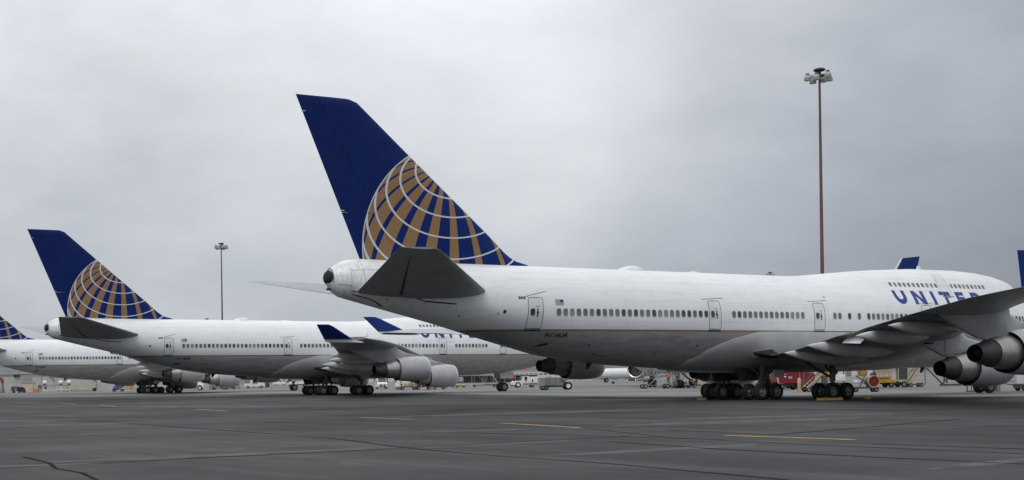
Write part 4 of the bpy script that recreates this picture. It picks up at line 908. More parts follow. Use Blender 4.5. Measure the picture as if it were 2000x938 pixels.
addp(t, 'body', M_WHITE, lambda mb: mb.loft([[(x, -w_, z0), (x, -w_, z1), (x, w_, z1), (x, w_, z0)] for x, z0, z1, w_ in ((-2.6, .5, 1.2, .9), (-.9, .5, 1.22, .95), (-.7, .5, 1.85, .8), (.3, .5, 1.88, .8), (.9, .5, 1.25, .92), (2.3, .5, 1.1, .88), (2.5, .55, .9, .8))], 0, False), .04)
addp(t, 'side_window', M_GLASS, lambda mb: mb.prism([(-.6, -.93, 1.3), (.7, -.93, 1.3), (.25, -.84, 1.78), (-.6, -.84, 1.78)], (0, .04, 0))); wheels(t, [(x, y, 0) for x in (-1.7, 1.6) for y in (-.85, .85)], .36)
# white box cart
t = thing('box_cart', 'small white two box cart standing alone on the pale apron', 'cart', (-23.1, 317.6, 0), R(6))
for x in (-.95, -.1, .85): box(t, 'box_body', M_WHITE, (x, 0, 1.25), (.80, 1.4, 1.2), .03)
box(t, 'chassis', M_DGREY, (0, 0, .52), (2.8, 1.2, .18)); box(t, 'roof_vent', M_LAMP, (-.2, 0, 1.95), (.5, .6, .22)); wheels(t, [(x, y, 0) for x in (-1.1, .2, 1.0) for y in (-.6, .6)], .25)
# white box truck with yellow end
t = thing('box_truck', 'white box truck with yellow rear beside the wheels of the middle jet', 'truck', (-11.6, 303, 0), R(2))
box(t, 'cargo_box', M_WHITE, (-.4, 0, 1.5), (4.0, 2.2, 1.35), .05); addp(t, 'high_roof', M_WHITE, lambda mb: mb.prism([(.2, 0, 2.18), (2.0, 0, 2.18), (2.0, 0, 2.75), (.9, 0, 2.75)], (0, 2.1, 0)))
box(t, 'yellow_hoist', M_YEL, (2.5, 0, 1.85), (1.2, 2.0, 1.8), .05); box(t, 'chassis', M_DGREY, (0, 0, .7), (5.2, 1.0, .25)); box(t, 'side_window', M_GLASS, (.95, -1.12, 2.15), (.5, .05, .3)); box(t, 'side_hatch', M_MGREY, (-1.6, -1.12, 1.25), (.35, .05, .5))
box(t, 'red_hose_post', M_DRED, (1.5, -1.2, 1.1), (.25, .15, 1.5)); box(t, 'cab', M_WHITE, (-2.75, 0, 1.35), (.75, 2.0, 1.3), .1); box(t, 'cab_window', M_GLASS, (-2.8, -1.02, 1.55), (.5, .05, .5)); wheels(t, [(x, y, 0) for x in (-2.0, 1.6) for y in (-.9, .9)], .5)
# luggage carts in front of the middle jet's engines
def luggage_cart(label, loc, rz, ln=2.6):
    t = thing('luggage_cart', label, 'cart', loc, rz, 'luggage carts under the engines of the middle jet')
    box(t, 'deck', M_DGREY, (0, 0, .5), (ln, 1.4, .12)); wheels(t, [(x, y, 0) for x in (-ln * .4, ln * .4) for y in (-.6, .6)], .25)
    for x in (-ln / 2, ln / 2):
        for y in (-.68, .68): bar(t, 'post', M_DGREY, [(x, y, .5), (x, y, 1.85)], .045)
    for y in (-.68, .68): bar(t, 'rail', M_DGREY, [(-ln / 2, y, 1.85), (ln / 2, y, 1.85)], .04)
    bar(t, 'tow_bar', M_DGREY, [(-ln / 2, 0, .45), (-ln / 2 - .9, 0, .3)], .04); return t
luggage_cart('left luggage cart piled with cream and tan sacks', (10.7, 194.5, 0), R(3), 2.4); luggage_cart('right luggage cart with brown boards and dark clothing', (13.1, 193.8, 0), R(3), 2.2)
t = thing('tarpaulin_sheet', 'pale tarpaulin hanging off the left end of the luggage carts', 'sheet', (9.1, 195.8, 0)); addp(t, 'sheet', M_CREAM, lambda mb: mb.quadgrid(lambda u, v: (-.6 + 1.0 * u, .2 * math.sin(5 * u) + .25 * v, .55 + (1.25 - .7 * (1 - u)) * v), 8, 6)); box(t, 'support_box', M_MGREY, (.0, .4, .3), (.9, .5, .6))
for lb, x, d_, mat in (('cream sack on the left luggage cart, leftmost', 9.95, (.5, .8, .95), M_CREAM), ('second cream sack on the left luggage cart', 10.5, (.5, .8, 1.05), M_CREAM), ('tan orange bag on the left luggage cart', 11.2, (.65, .8, 1.15), M_TAN)):
    k = thing('sack', lb, 'sack', (x, 194.4, .56), R(3), 'loads on the luggage carts'); addp(k, 'body', mat, lambda mb: mb.loft([[(d_[0] / 2 * f * math.cos(a), d_[1] / 2 * f * math.sin(a), z * d_[2]) for a in [2 * math.pi * i / 12 for i in range(12)]] for z, f in ((0, .7), (.12, 1), (.6, .98), (.85, .7), (.93, .3), (1, .38))]))
for lb, x, d_, mat, z in (('maroon suitcase standing on the right luggage cart', 12.4, (.65, .5, 1.05), M_MAROON, .56), ('navy suitcase behind the maroon one', 13.1, (.45, .5, 1.3), M_NAVY, .56)):
    k = thing('suitcase', lb, 'suitcase', (x, 193.4, z), R(3), 'loads on the luggage carts'); box(k, 'shell', mat, (0, 0, d_[2] / 2), d_, .06); bar(k, 'handle', M_DGREY, [(-.12, 0, d_[2]), (-.12, 0, d_[2] + .18), (.12, 0, d_[2] + .18), (.12, 0, d_[2])], .02)
crate('brown board stack on the right luggage cart', (13.7, 193.6, .56), (.8, .8, .35), M_CARD, R(3)); crate('pair of tan boards leaning at the right end of the carts', (14.5, 193.2, 0), (.3, .9, 1.2), M_TAN, R(3))
t = thing('equipment_cart', 'low grey ribbed box cart under the nearest engine of the middle jet', 'cart', (15.9, 196.3, 0), R(3))
box(t, 'box_body', M_MGREY, (0, 0, .62), (2.0, 1.3, .6), .03); wheels(t, [(x, y, 0) for x in (-.75, .75) for y in (-.55, .55)], .25)
for k in range(7): box(t, 'rib', M_DGREY, (-.84 + .28 * k, -.67, .62), (.06, .03, .55))
# dollies and stand right of the engines
dolly('flat dolly with brown engine parts right of the near engine', (21.0, 233, 0), R(2), 1.7, 1.3, M_TAN); dolly('flat yellow green dolly beside the grey notice board', (23.1, 232.6, 0), R(2), 1.7, 1.3, M_LIME)
t = thing('engine_part', 'rusty brown engine part resting on the flat dolly', 'machinery', (21.0, 233, .52)); addp(t, 'drum', M_DRED, lambda mb: mb.lathe((-.2, 0, .35), (1, 0, .5), [(0, .02), (0, .4), (.6, .45), (.7, .3), (1.2, .35), (1.2, .02)], 16)); box(t, 'cradle', M_RUST, (0, 0, .12), (1.3, .8, .24))
t = thing('notice_board', 'pale grey board standing on the apron behind the dollies', 'board', (23.2, 236, 0)); box(t, 'panel', M_LAMP, (0, 0, 1.6), (1.6, .08, .9)); box(t, 'dark_patch', M_MGREY, (-.1, -.05, 1.65), (.35, .03, .45))
for x in (-.7, .7): bar(t, 'leg', M_GREY, [(x, 0, 0), (x, 0, 1.2)], .04)
t = thing('maintenance_stand', 'grey wheeled maintenance frame left of the nose gear of the middle jet', 'stand', (28.1, 235.6, 0), R(3), 'wheeled maintenance stands')
box(t, 'base', M_DGREY, (0, 0, .35), (4.2, 1.4, .16)); box(t, 'jack_body', M_MGREY, (.8, 0, .5), (1.4, .8, .3))
for x in (-2.0, .1): bar(t, 'post', M_GREY, [(x, -.6, .35), (x, -.6, 2.6)], .035)
for a, b in (((-.1, .9), (-1.4, 2.4)), ((.1, .4), (.6, 2.2)), ((1.9, .4), (1.0, 2.3))): bar(t, 'brace', M_GREY, [(a[0], -.6, a[1]), (b[0], -.6, b[1])], .035)
bar(t, 'top_rail', M_LAMP, [(-2.0, -.6, 2.3), (1.2, -.6, 2.35)], .05); wheels(t, [(x, y, 0) for x in (-1.95, 2.1) for y in (-.6, .6)], .25)
t = thing('boom_ladder', 'yellow green slanting ladder boom by the nose gear of the middle jet', 'ladder', (31.0, 243, 0))
for y in (-.3, .3): bar(t, 'side_rail', M_LIME, [(.9, y, .6), (-.9, y, 3.2)], .06)
for k in range(7): bar(t, 'rung', M_LIME, [(.9 - .28 * k, -.3, .7 + .4 * k), (.9 - .28 * k, .3, .7 + .4 * k)], .03)
box(t, 'base', M_DGREY, (.6, 0, .35), (1.8, 1.0, .3)); wheels(t, [(x, y, 0) for x in (0, 1.2) for y in (-.5, .5)], .25)
t = thing('tow_bar', 'orange tow bar upright beside the nose wheels of the middle jet', 'tow bar', (32.1, 222, 0)); bar(t, 'shaft', M_ORANGE, [(-.9, 0, 1.9), (-.2, 0, 1.2), (0, 0, .4)], .07); bar(t, 'cross_bar', M_ORANGE, [(-.5, 0, 1.75), (.3, 0, 1.75)], .05); wheels(t, [(.45, 0, 0)], .32); bar(t, 'axle', M_ORANGE, [(0, 0, .45), (.45, 0, .32)], .05)
t = thing('orange_marker_box', 'orange warning box hanging at the nose of the middle jet', 'marker', (34.4, 222, 3.35)); box(t, 'body', M_ORANGE, (0, 0, 0), (.75, .3, .32), .03); bar(t, 'hanger', M_DGREY, [(0, 0, .16), (-.2, 0, .6)], .025)
# baggage tractor
t = thing('baggage_tractor', 'white open baggage tractor facing left with a big white hubbed wheel', 'tractor', (32.0, 211, 0), R(2))
addp(t, 'bonnet', M_WHITE, lambda mb: mb.loft([[(x, -.75, z0), (x, -.75, z1), (x, .75, z1), (x, .75, z0)] for x, z0, z1 in ((-1.95, .5, .95), (-1.6, .4, 1.15), (-.3, .4, 1.2), (0, .4, 1.0))], 0, False), .05)
addp(t, 'cab', M_WHITE, lambda mb: (mb.box((.62, 0, 1.35), (1.1, 1.4, 1.3)),), .05); box(t, 'cab_opening', M_BLACK, (.55, -.71, 1.65), (.5, .05, .6)); box(t, 'seat_pad', M_TAN, (.55, -.74, 1.2), (.4, .06, .3)); box(t, 'rear_body', M_WHITE, (2.0, 0, 1.35), (1.7, 1.4, 1.1), .05); box(t, 'vent', M_BLACK, (1.75, -.71, 1.2), (.22, .05, .45))
box(t, 'side_skirt', M_MGREY, (1.3, -.2, .6), (2.6, 1.2, .4)); bar(t, 'steering_column', M_DGREY, [(-.9, 0, 1.2), (-.4, 0, 1.75)], .05); bar(t, 'roll_bar', M_LAMP, [(-.25, -.6, 1.1), (-.1, -.6, 1.95), (-.1, .6, 1.95), (-.25, .6, 1.1)], .04); wheels(t, [(-.85, y, 0) for y in (-.72, .72)], .5, True); wheels(t, [(1.75, y, 0) for y in (-.62, .62)], .36); box(t, 'front_bumper', M_DGREY, (-1.7, 0, .4), (.6, 1.3, .25))
# power cart with big wheel
t = thing('ground_power_cart', 'grey ground power cart with one big right wheel, right of the white tractor', 'cart', (29.6, 166, 0), R(2))
box(t, 'front_panel', M_LAMP, (-1.75, 0, 1.15), (.7, 1.5, 1.25), .05); box(t, 'body', M_MGREY, (-.1, 0, 1.2), (2.7, 1.5, 1.15), .05); box(t, 'lower_body', M_DGREY, (.2, 0, .55), (3.4, 1.2, .3)); box(t, 'orange_fender', M_DRED, (-1.85, -.4, .45), (.35, .6, .5), .04); box(t, 'warning_label', M_YEL, (-1.7, -.77, 1.45), (.16, .03, .2)); box(t, 'red_panel', M_DRED, (1.15, -.77, 1.35), (.38, .05, .4))
for x in (-.75, .1, .8): box(t, 'door_line', M_DGREY, (x, -.765, 1.25), (.03, .03, .95))
addp(t, 'fuel_tank', M_MGREY, lambda mb: mb.cyl((-1.1, -.3, 1.78), (-.3, -.3, 1.78), .12)); wheels(t, [(-1.5, -.5, 0), (-1.1, -.5, 0), (-1.5, .5, 0)], .36); wheels(t, [(1.95, -.65, 0), (1.95, .65, 0)], .56, True)
bar(t, 'hitch_arm', M_DGREY, [(.9, -.5, .6), (1.9, -.6, 1.7), (1.6, -.6, 2.0)], .09); bar(t, 'axle', M_DGREY, [(1.95, -.6, .56), (1.95, .6, .56)], .08)
crate('small red box alone on the far pale apron', (61.8, 269.8, 0), (.6, .6, .55), M_RED, 0, 'marker_box', 'box', 'small boxes on the apron')
# scaffold stand
t = thing('maintenance_stand', 'long grey wheeled scaffold with stairs under the belly of the nearest jet', 'stand', (45.0, 165, 0), R(3), 'wheeled maintenance stands')
for x, zt in ((-2.7, 3.2), (-.85, 3.2), (.95, 3.5), (1.75, 3.5)):
    for y in (-.7, .7): bar(t, 'post', M_GREY, [(x, y, .35), (x, y, zt)], .05)
for a, b in (((-2.6, .4), (-.8, 1.9)), ((-1.95, 1.9), (-1.4, 2.9)), ((-1.4, 2.9), (-.8, 1.9)), ((-.85, .5), (.9, 2.2)), ((-.85, 2.0), (1.5, 3.6)), ((.2, 1.0), (.9, .4)), ((.95, .4), (1.75, 1.5)), ((1.75, .4), (.95, 1.5)), ((1.75, .4), (2.8, 2.0)), ((.95, 1.8), (1.75, 3.0))): bar(t, 'brace', M_GREY, [(a[0], -.7, a[1]), (b[0], -.7, b[1])], .045)
for z in (.45, 1.9): bar(t, 'rail', M_GREY, [(-2.7, -.7, z), (1.75, -.7, z)], .04)
box(t, 'platform', M_MGREY, (.9, 0, .72), (1.5, 1.3, .06)); box(t, 'step_tread', M_LAMP, (.0, 0, 1.15), (.8, 1.2, .06)); box(t, 'ladder_panel', M_LAMP, (1.35, -.72, 2.2), (.28, .06, 3.0)); wheels(t, [(x, y, 0) for x in (-2.95, .2) for y in (-.75, .75)], .32)
t = thing('boarding_stair', 'brown handrailed stair sloping down right behind the walking worker', 'stair', (49.6, 172, 0), R(-4), 'wheeled stairs on the apron')
for y in (-.5, .5):
    bar(t, 'stringer', M_DGREY, [(1.7, y, .45), (-1.7, y, 3.7)], .09); bar(t, 'handrail', M_PINK, [(1.7, y, 1.4), (-1.7, y, 4.5)], .04)
    for k in range(4): bar(t, 'baluster', M_PINK, [(1.4 - .9 * k, y, .8 + .86 * k), (1.4 - .9 * k, y, 1.65 + .84 * k)], .035)
for k in range(11): box(t, 'step', M_LAMP, (1.55 - .3 * k, 0, .6 + .285 * k), (.3, .95, .05))
for x in (-1.6, -.4): bar(t, 'leg', M_GREY, [(x, -.5, .3), (x, -.5, 3.5 + (x + 1.6) * -.95)], .05)
wheels(t, [(x, y, 0) for x in (-1.5, 1.6) for y in (-.5, .5)], .25)
t = thing('tool_cart', 'dark tool cart with orange tray at the foot of the stair', 'cart', (48.3, 167.5, 0), R(2))
box(t, 'tray', M_TAN, (0, 0, .55), (1.7, .7, .12)); box(t, 'gear_box', M_NAVY, (-.35, 0, .9), (.5, .5, .55), .04); box(t, 'orange_case', M_ORANGE, (.3, 0, .75), (.5, .4, .28), .03); bar(t, 'handle', M_DGREY, [(-.85, 0, .5), (-1.0, 0, 1.2)], .04); wheels(t, [(x, y, 0) for x in (-.7, .1, .8) for y in (-.3, .3)], .2)
t = thing('ramp_plank', 'tan sloping ramp plank right of the dark tool cart', 'ramp', (50.0, 167, 0)); addp(t, 'board', M_TAN, lambda mb: mb.prism([(-.8, 0, .95), (1.4, 0, .03), (1.4, 0, .12), (-.8, 0, 1.05)], (0, .6, 0)))
# red truck
t = thing('service_truck', 'dark red boxy service truck behind the wheels of the nearest jet', 'truck', (50.6, 133, 0), R(3))
addp(t, 'body', M_RED, lambda mb: mb.loft([[(x, -1.0, z0), (x, -1.0, z1), (x, 1.0, z1), (x, 1.0, z0)] for x, z0, z1 in ((-2.0, .95, 1.95), (-1.85, .75, 2.05), (-.3, .72, 2.0), (.9, .72, 2.0), (1.9, .72, 1.95), (2.3, .8, 1.8))], 0, False), .06)
box(t, 'front_edge', M_CREAM, (-1.98, -.98, 1.3), (.09, .1, 1.0), 0, 0, R(-8)); box(t, 'white_lamp', M_WHITE, (-1.15, -1.02, 1.5), (.22, .05, .15)); box(t, 'grey_plate', M_LAMP, (-.55, -1.02, 1.4), (.42, .04, .26))
for k in range(3): box(t, 'marker_lamp', M_WHITE, (-1.7 + .28 * k, -1.02, 1.78), (.12, .04, .06))
box(t, 'chassis', M_DGREY, (0, 0, .55), (4.2, 1.2, .3)); addp(t, 'hose_reel', M_DGREY, lambda mb: mb.cyl((-1.0, 0, 2.1), (.3, 0, 2.1), .28)); box(t, 'roof_cover', M_LAMP, (.3, 0, 2.06), (1.6, 1.5, .1), .04); box(t, 'beacon', M_WHITE, (-1.6, -.4, 2.18), (.12, .12, .28))
for z in (.45, .75, 1.05): bar(t, 'ladder_rung', M_GREY, [(.55, -1.08, z), (.95, -1.08, z)], .025)
for x in (.5, 1.0): bar(t, 'ladder_rail', M_GREY, [(x, -1.06, .35), (x, -1.06, 1.9)], .03)
wheels(t, [(x, y, 0) for x in (-1.5, .55, 1.7) for y in (-.8, .8)], .36)
# yellow stair
t = thing('boarding_stair', 'tan and black work stair climbing right behind the near wing wheels', 'stair', (46.6, 116.2, 0), R(2), 'wheeled stairs on the apron')
for y in (-.55, .55):
    bar(t, 'stringer', M_TAN, [(-1.1, y, .4), (.7, y, 2.0)], .07); bar(t, 'handrail', M_DGREY, [(-1.1, y, .7), (.75, y, 2.75)], .045); bar(t, 'rear_post', M_DGREY, [(.9, y, .3), (.9, y, 2.6)], .05); bar(t, 'cross_brace', M_DGREY, [(-.2, y, .3), (.9, y, 1.6)], .04)
for k in range(7): box(t, 'step', M_TAN if k % 2 else M_LAMP, (-.95 + .27 * k, 0, .55 + .24 * k), (.28, 1.05, .05))
box(t, 'top_platform', M_CREAM, (1.15, 0, 2.02), (.9, 1.1, .06)); box(t, 'base', M_DGREY, (.1, 0, .3), (2.4, 1.0, .12)); box(t, 'green_tray', M_LIME, (.45, -.3, .42), (.8, .5, .1)); wheels(t, [(x, y, 0) for x in (-.9, .0, 1.1) for y in (-.5, .5)], .25)
for z in (1.0, 1.5, 2.3): bar(t, 'guard_rail', M_DGREY, [(.3, -.57, z), (1.5, -.57, z + .1)], .03)
t = thing('gas_cylinder', 'upright tan gas cylinder left of the tan work stair', 'cylinder', (45.0, 116.2, .0)); addp(t, 'bottle', M_TAN, lambda mb: mb.lathe((0, 0, .25), (0, 0, 1), [(0, .02), (0, .16), (1.0, .17), (1.12, .12), (1.2, .05), (1.2, .02)], 16)); addp(t, 'valve', M_DGREY, lambda mb: mb.cyl((0, 0, 1.4), (0, 0, 1.55), .06)); box(t, 'foot', M_TAN, (0, 0, .13), (.3, .3, .26), .02)
# reel cart
t = thing('hose_reel_cart', 'cart with a large red spoked reel right of the near wing wheels', 'cart', (49.6, 111.6, 0), R(2))
addp(t, 'reel_rim', M_TAN, lambda mb: mb.lathe((.45, -.5, 1.0), (0, 1, 0), [(-.06, .50), (-.06, .58), (.06, .58), (.06, .50), (-.06, .50)], 32)); addp(t, 'reel_disc', M_RED, lambda mb: mb.lathe((.45, -.42, 1.0), (0, 1, 0), [(-.03, .02), (-.03, .51), (.03, .51), (.03, .02)], 32))
for k in range(8): a = math.pi * k / 4; bar(t, 'spoke', M_DRED, [(.45, -.48, 1.0), (.45 + .5 * math.cos(a), -.48, 1.0 + .5 * math.sin(a))], .025)
addp(t, 'reel_drum', M_DGREY, lambda mb: mb.cyl((.45, -.4, 1.0), (.45, .5, 1.0), .42, n=20)); box(t, 'frame', M_DGREY, (-.3, 0, .42), (2.3, 1.0, .14)); bar(t, 'strut', M_DGREY, [(-1.3, -.5, 1.6), (.3, -.5, .5)], .06); bar(t, 'strut', M_DGREY, [(-.9, -.45, .5), (-.2, -.45, 1.9)], .05); bar(t, 'post', M_DGREY, [(.48, -.55, 1.6), (.48, -.55, 2.5)], .05); box(t, 'blue_motor', M_BLUEP, (.65, 0, 1.6), (.4, .5, .45), .05); box(t, 'white_cover', M_WHITE, (-.75, 0, 1.0), (.7, .7, .3), .06); wheels(t, [(.75, -.35, 0), (.75, .35, 0), (-1.2, -.35, 0), (-1.2, .35, 0)], .25)
# yellow loader
t = thing('cargo_loader', 'white and yellow cargo loader with railed platform and dark mesh end', 'loader', (65.4, 142.5, 0), R(2))
box(t, 'white_box', M_WHITE, (.35, .3, 1.75), (1.9, 1.9, 1.75), .04); box(t, 'mesh_door', M_DGREY, (1.95, .1, 1.75), (1.15, 1.9, 1.65)); 
for x in (1.36, 2.55): box(t, 'door_frame', M_LIME, (x, -.85, 1.75), (.1, .12, 1.9))
for z in (.86, 2.66): box(t, 'door_frame', M_LIME, (1.95, -.85, z), (1.3, .12, .1))
for k in range(5): box(t, 'mesh_bar', M_MGREY, (1.95, -.87, 1.1 + .3 * k), (1.1, .03, .03))
box(t, 'lift_base', M_YEL, (-.1, -.2, .78), (2.1, 1.7, .42), .04); box(t, 'platform', M_YEL, (-.6, -.5, 1.25), (2.3, 1.3, .12))
for x in (-1.7, -1.05, -.45, .1, .4): bar(t, 'rail_post', M_YEL, [(x, -1.1, 1.3), (x, -1.1, 2.5)], .04)
for z in (1.9, 2.5): bar(t, 'rail', M_YEL, [(-1.7, -1.1, z), (.4, -1.1, z)], .04)
box(t, 'yellow_cabinet', M_YEL, (-2.6, 0, 1.9), (.8, 1.0, .9), .05); box(t, 'control_panel', M_CREAM, (-1.6, -.9, 1.9), (.4, .2, .9), .03); box(t, 'roof_edge', M_CREAM, (.2, -.1, 2.68), (2.6, 2.0, .08)); box(t, 'chassis', M_DGREY, (.2, 0, .5), (4.6, 1.2, .22)); wheels(t, [(x, y, 0) for x in (.55, 2.1) for y in (-.75, .75)], .36); wheels(t, [(-1.6, -.6, 0), (-1.6, .6, 0)], .25)
t = thing('pallet_loader', 'yellow fork carrier mostly hidden behind the near wing wheels', 'loader', (54.6, 132, 0)); box(t, 'cabinet', M_YEL, (-.4, 0, 1.95), (.9, .9, .8), .05); box(t, 'white_body', M_WHITE, (.6, 0, 1.3), (1.7, 1.2, .7), .06); box(t, 'chassis', M_DGREY, (0, 0, .6), (3.0, 1.0, .3)); bar(t, 'mast_rail', M_DGREY, [(1.3, -.5, .6), (1.3, -.5, 2.7)], .06); wheels(t, [(x, y, 0) for x in (-1.0, 1.1) for y in (-.5, .5)], .36)
# orange stair and A frame under the engines
t = thing('boarding_stair', 'rusty tan stair leaning right beside the loader, below the engine nozzle', 'stair', (69.4, 143.2, 0), R(2), 'wheeled stairs on the apron')
for y in (-.4, .4): bar(t, 'stringer', M_TAN, [(-.75, y, .35), (.95, y, 2.7)], .08); bar(t, 'handrail', M_RUST, [(-1.0, y, .6), (.75, y, 3.1)], .045)
for k in range(9): box(t, 'step', M_TAN if k % 3 else M_CREAM, (-.65 + .19 * k, 0, .48 + .26 * k), (.22, .8, .05))
bar(t, 'rear_leg', M_RUST, [(1.2, -.4, .2), (1.2, -.4, 2.5)], .05); box(t, 'base', M_RUST, (-.1, 0, .3), (1.9, .9, .14)); wheels(t, [(x, y, 0) for x in (-.6, .75) for y in (-.4, .4)], .25); bar(t, 'side_lamp', M_DGREY, [(-.9, 0, .4), (-.9, 0, .85)], .03)
t = thing('engine_stand', 'brown A shaped engine stand on a dark skid under the engines', 'stand', (73.4, 143.8, 0), R(2))
for a, b in (((-2.2, 2.3), (-.2, .3)), ((-.2, .3), (1.1, 2.0)), ((.0, .4), (.0, 2.0)), ((.35, .4), (.35, 2.2))): bar(t, 'leg', M_RUST, [(a[0], 0, a[1]), (b[0], 0, b[1])], .09)
box(t, 'skid', M_DGREY, (.8, 0, .2), (2.2, 1.0, .25)); box(t, 'white_cap', M_WHITE, (1.9, -.4, .5), (.2, .2, .25)); wheels(t, [(2.8, -.3, 0), (2.8, .3, 0)], .36); bar(t, 'skid_bar', M_DGREY, [(1.8, 0, .3), (2.8, 0, .36)], .07)
# weight blocks, red tow bar, right edge unit
t = thing('weight_rack', 'row of upright grey weights on a low rack beneath the near engines', 'rack', (57.6, 105.6, 0), R(2)); box(t, 'base', M_MGREY, (.1, 0, .05), (2.1, .7, .1))
for k in range(5): addp(t, 'weight', M_MGREY, lambda mb: mb.prism([(-.9 + .36 * k, 0, .1), (-.62 + .36 * k, 0, .1), (-.66 + .36 * k, 0, .8), (-.86 + .36 * k, 0, .8)], (0, .5, 0)))
box(t, 'end_block', M_GREY, (1.05, 0, .45), (.32, .6, .7), .02)
t = thing('tow_bar_stand', 'short red tow bar stand left of the grey weights', 'stand', (56.1, 105.4, 0)); bar(t, 'upright', M_DRED, [(-.25, 0, 0), (-.25, 0, .75)], .05); bar(t, 'foot', M_DRED, [(-.35, 0, .06), (.9, 0, .06)], .05); bar(t, 'cross', M_WHITE, [(-.25, 0, .55), (.4, 0, .6)], .04); bar(t, 'upright', M_DRED, [(.15, 0, .06), (.15, 0, .6)], .035)
t = thing('ground_power_cart', 'dark based power cart cut by the right picture edge, hose attached', 'cart', (61.7, 105.8, 0), R(2)); box(t, 'base', M_DGREY, (0, 0, .45), (2.4, 1.2, .4), .04); box(t, 'cabinet', M_WHITE, (-.65, 0, 1.1), (.55, .9, .95), .04); box(t, 'cabinet_window', M_GLASS, (-.65, -.46, 1.15), (.25, .04, .5)); box(t, 'red_sign', M_DRED, (.1, -.47, 1.0), (.5, .04, .25)); box(t, 'engine_cover', M_LAMP, (.5, 0, .95), (1.5, .9, .7), .05); wheels(t, [(x, y, 0) for x in (-.8, .8) for y in (-.5, .5)], .25)
t = thing('power_hose', 'black hose drooping from the engine to the right edge power cart', 'hose'); addp(t, 'hose', M_BLACK, lambda mb: mb.tube([(59.1, 105.6, .85), (59.3, 105.5, .72), (59.7, 105.5, .60), (60.2, 105.5, .55), (60.6, 105.5, .52)], .035))
# chocks
def chock(label, x, y, ln, rz):
    t = thing('wheel_chock', label, 'chock', (x, y, 0), rz, 'yellow wheel chocks'); addp(t, 'block', M_YEL, lambda mb: mb.prism([(0, -.1, .004), (0, .1, .004), (0, .06, .17), (0, -.06, .17)], (ln, 0, 0)))
    bar(t, 'rope', M_DGREY, [(ln / 2, 0, .1), (ln / 2 + .15, .05, .05)], .015); return t
chock('long yellow chock before the near wing wheels of the nearest jet', 33.4, 80.9, 1.75, R(0)); chock('short yellow chock at the left end of the wheel cluster', 26.4, 86.8, .6, R(10)); chock('stub of yellow chock right of the near wing wheels', 36.9, 83.0, .5, R(10))
# ------------------------------------------------------------------ workshop on the left
t = thing('workshop_building', 'long low pale workshop behind the farthest jet, with shutters and doors', 'building', (-75, 262, 0), 0)
box(t, 'wall', M_WALL, (-15, 4, 2.05), (120, 8, 4.1)); box(t, 'roof', M_TRIM, (-15, 4, 4.25), (120.6, 8.6, .3)); box(t, 'fascia', M_TRIM, (-15, -.06, 3.75), (120, .1, .12))
def shutter(x, w_, z0, z1):
    s = box(t, 'shutter', M_SHUT, (x, -.05, (z0 + z1) / 2), (w_, .12, z1 - z0))
    for k in range(int((z1 - z0) / .3)): box(s, 'slat', M_SHUT, (x, -.13, z0 + .2 + .3 * k), (w_ * .96, .05, .05))
shutter(4.4, 2.3, 1.9, 3.6); shutter(26.0, 1.6, 2.4, 3.4)
for x, w_, h in ((4.6, 2.4, 1.85), (25.0, 1.9, 2.2), (27.0, 1.3, 2.1)): d_ = box(t, 'door', M_DOORB, (x, -.06, h / 2 + .02), (w_, .14, h)); box(d_, 'handle', M_DGREY, (x + w_ * .4, -.16, 1.0), (.12, .06, .05))
bar(t, 'downpipe', M_SHUT, [(7.8, -.15, 0), (7.8, -.15, 3.7)], .07); bar(t, 'downpipe', M_SHUT, [(13.5, -.15, 0), (13.5, -.15, 3.6)], .05); bar(t, 'downpipe', M_SHUT, [(33.0, -.15, 0), (33.0, -.15, 3.6)], .05)
bar(t, 'vent_pipe', M_DGREY, [(9.6, -.3, 3.3), (10.4, -.4, 3.2), (10.6, -.5, 2.9), (10.6, -.6, 2.3)], .09)
for x in (1.9, 2.6): ac = box(t, 'wall_vent', M_DGREY, (x, -.3, 3.75), (.5, .5, .5), .03); box(ac, 'grill', M_BLACK, (x, -.57, 3.75), (.36, .03, .36))
box(t, 'meter_box', M_DGREY, (7.3, -.2, 1.35), (.6, .3, .35)); box(t, 'sign_plate', M_SHUT, (6.1, -.1, 2.2), (.4, .05, .35)); box(t, 'dark_base', M_SHUT, (6.8, -.1, .25), (2.2, .16, .5))
for a, b in ((11.0, 19.0), (27.8, 38)): box(t, 'stained_base', M_CARD, ((a + b) / 2, -.1, .22), (b - a, .12, .44))
t = thing('exhaust_pipe', 'big pipe with orange elbow at the left picture edge', 'pipe', (-75.2, 257.5, 0)); addp(t, 'upright', M_MGREY, lambda mb: mb.cyl((.5, 0, 0), (.5, 0, 2.3), .34, n=16)); addp(t, 'elbow', M_DRED, lambda mb: mb.tube([(.5, 0, 2.25), (.5, 0, 2.75), (.25, 0, 3.15), (-.3, 0, 3.2)], .36, 14)); box(t, 'base', M_MGREY, (-.5, 0, .4), (2.6, 1.4, .8), .05)
t = thing('compressor', 'navy blue compressor with dark frame by the beige door', 'machine', (-70.5, 254.5, 0)); addp(t, 'housing', M_NAVY, lambda mb: mb.loft([[(x, -.6, z0), (x, -.6, z1), (x, .6, z1), (x, .6, z0)] for x, z0, z1 in ((.2, .3, 1.1), (.5, .25, 1.3), (1.2, .25, 1.2), (1.5, .3, .7))], 0, False), .06); box(t, 'frame', M_DGREY, (-.6, 0, .9), (1.4, 1.0, 1.0), .1); box(t, 'intake', M_LAMP, (-.3, -.52, .7), (.3, .06, .5)); wheels(t, [(x, y, 0) for x in (-.9, .3, 1.3) for y in (-.5, .5)], .25); box(t, 'fork', M_LIME, (-1.6, -.3, .6), (.18, .2, 1.2), 0, 0, R(8))
crate('bright orange bin beside the tank stand', (-67.0, 256.3, 0), (1.1, .8, .8), M_ORANGE, 0, 'bin', 'bin', 'bins by the workshop')
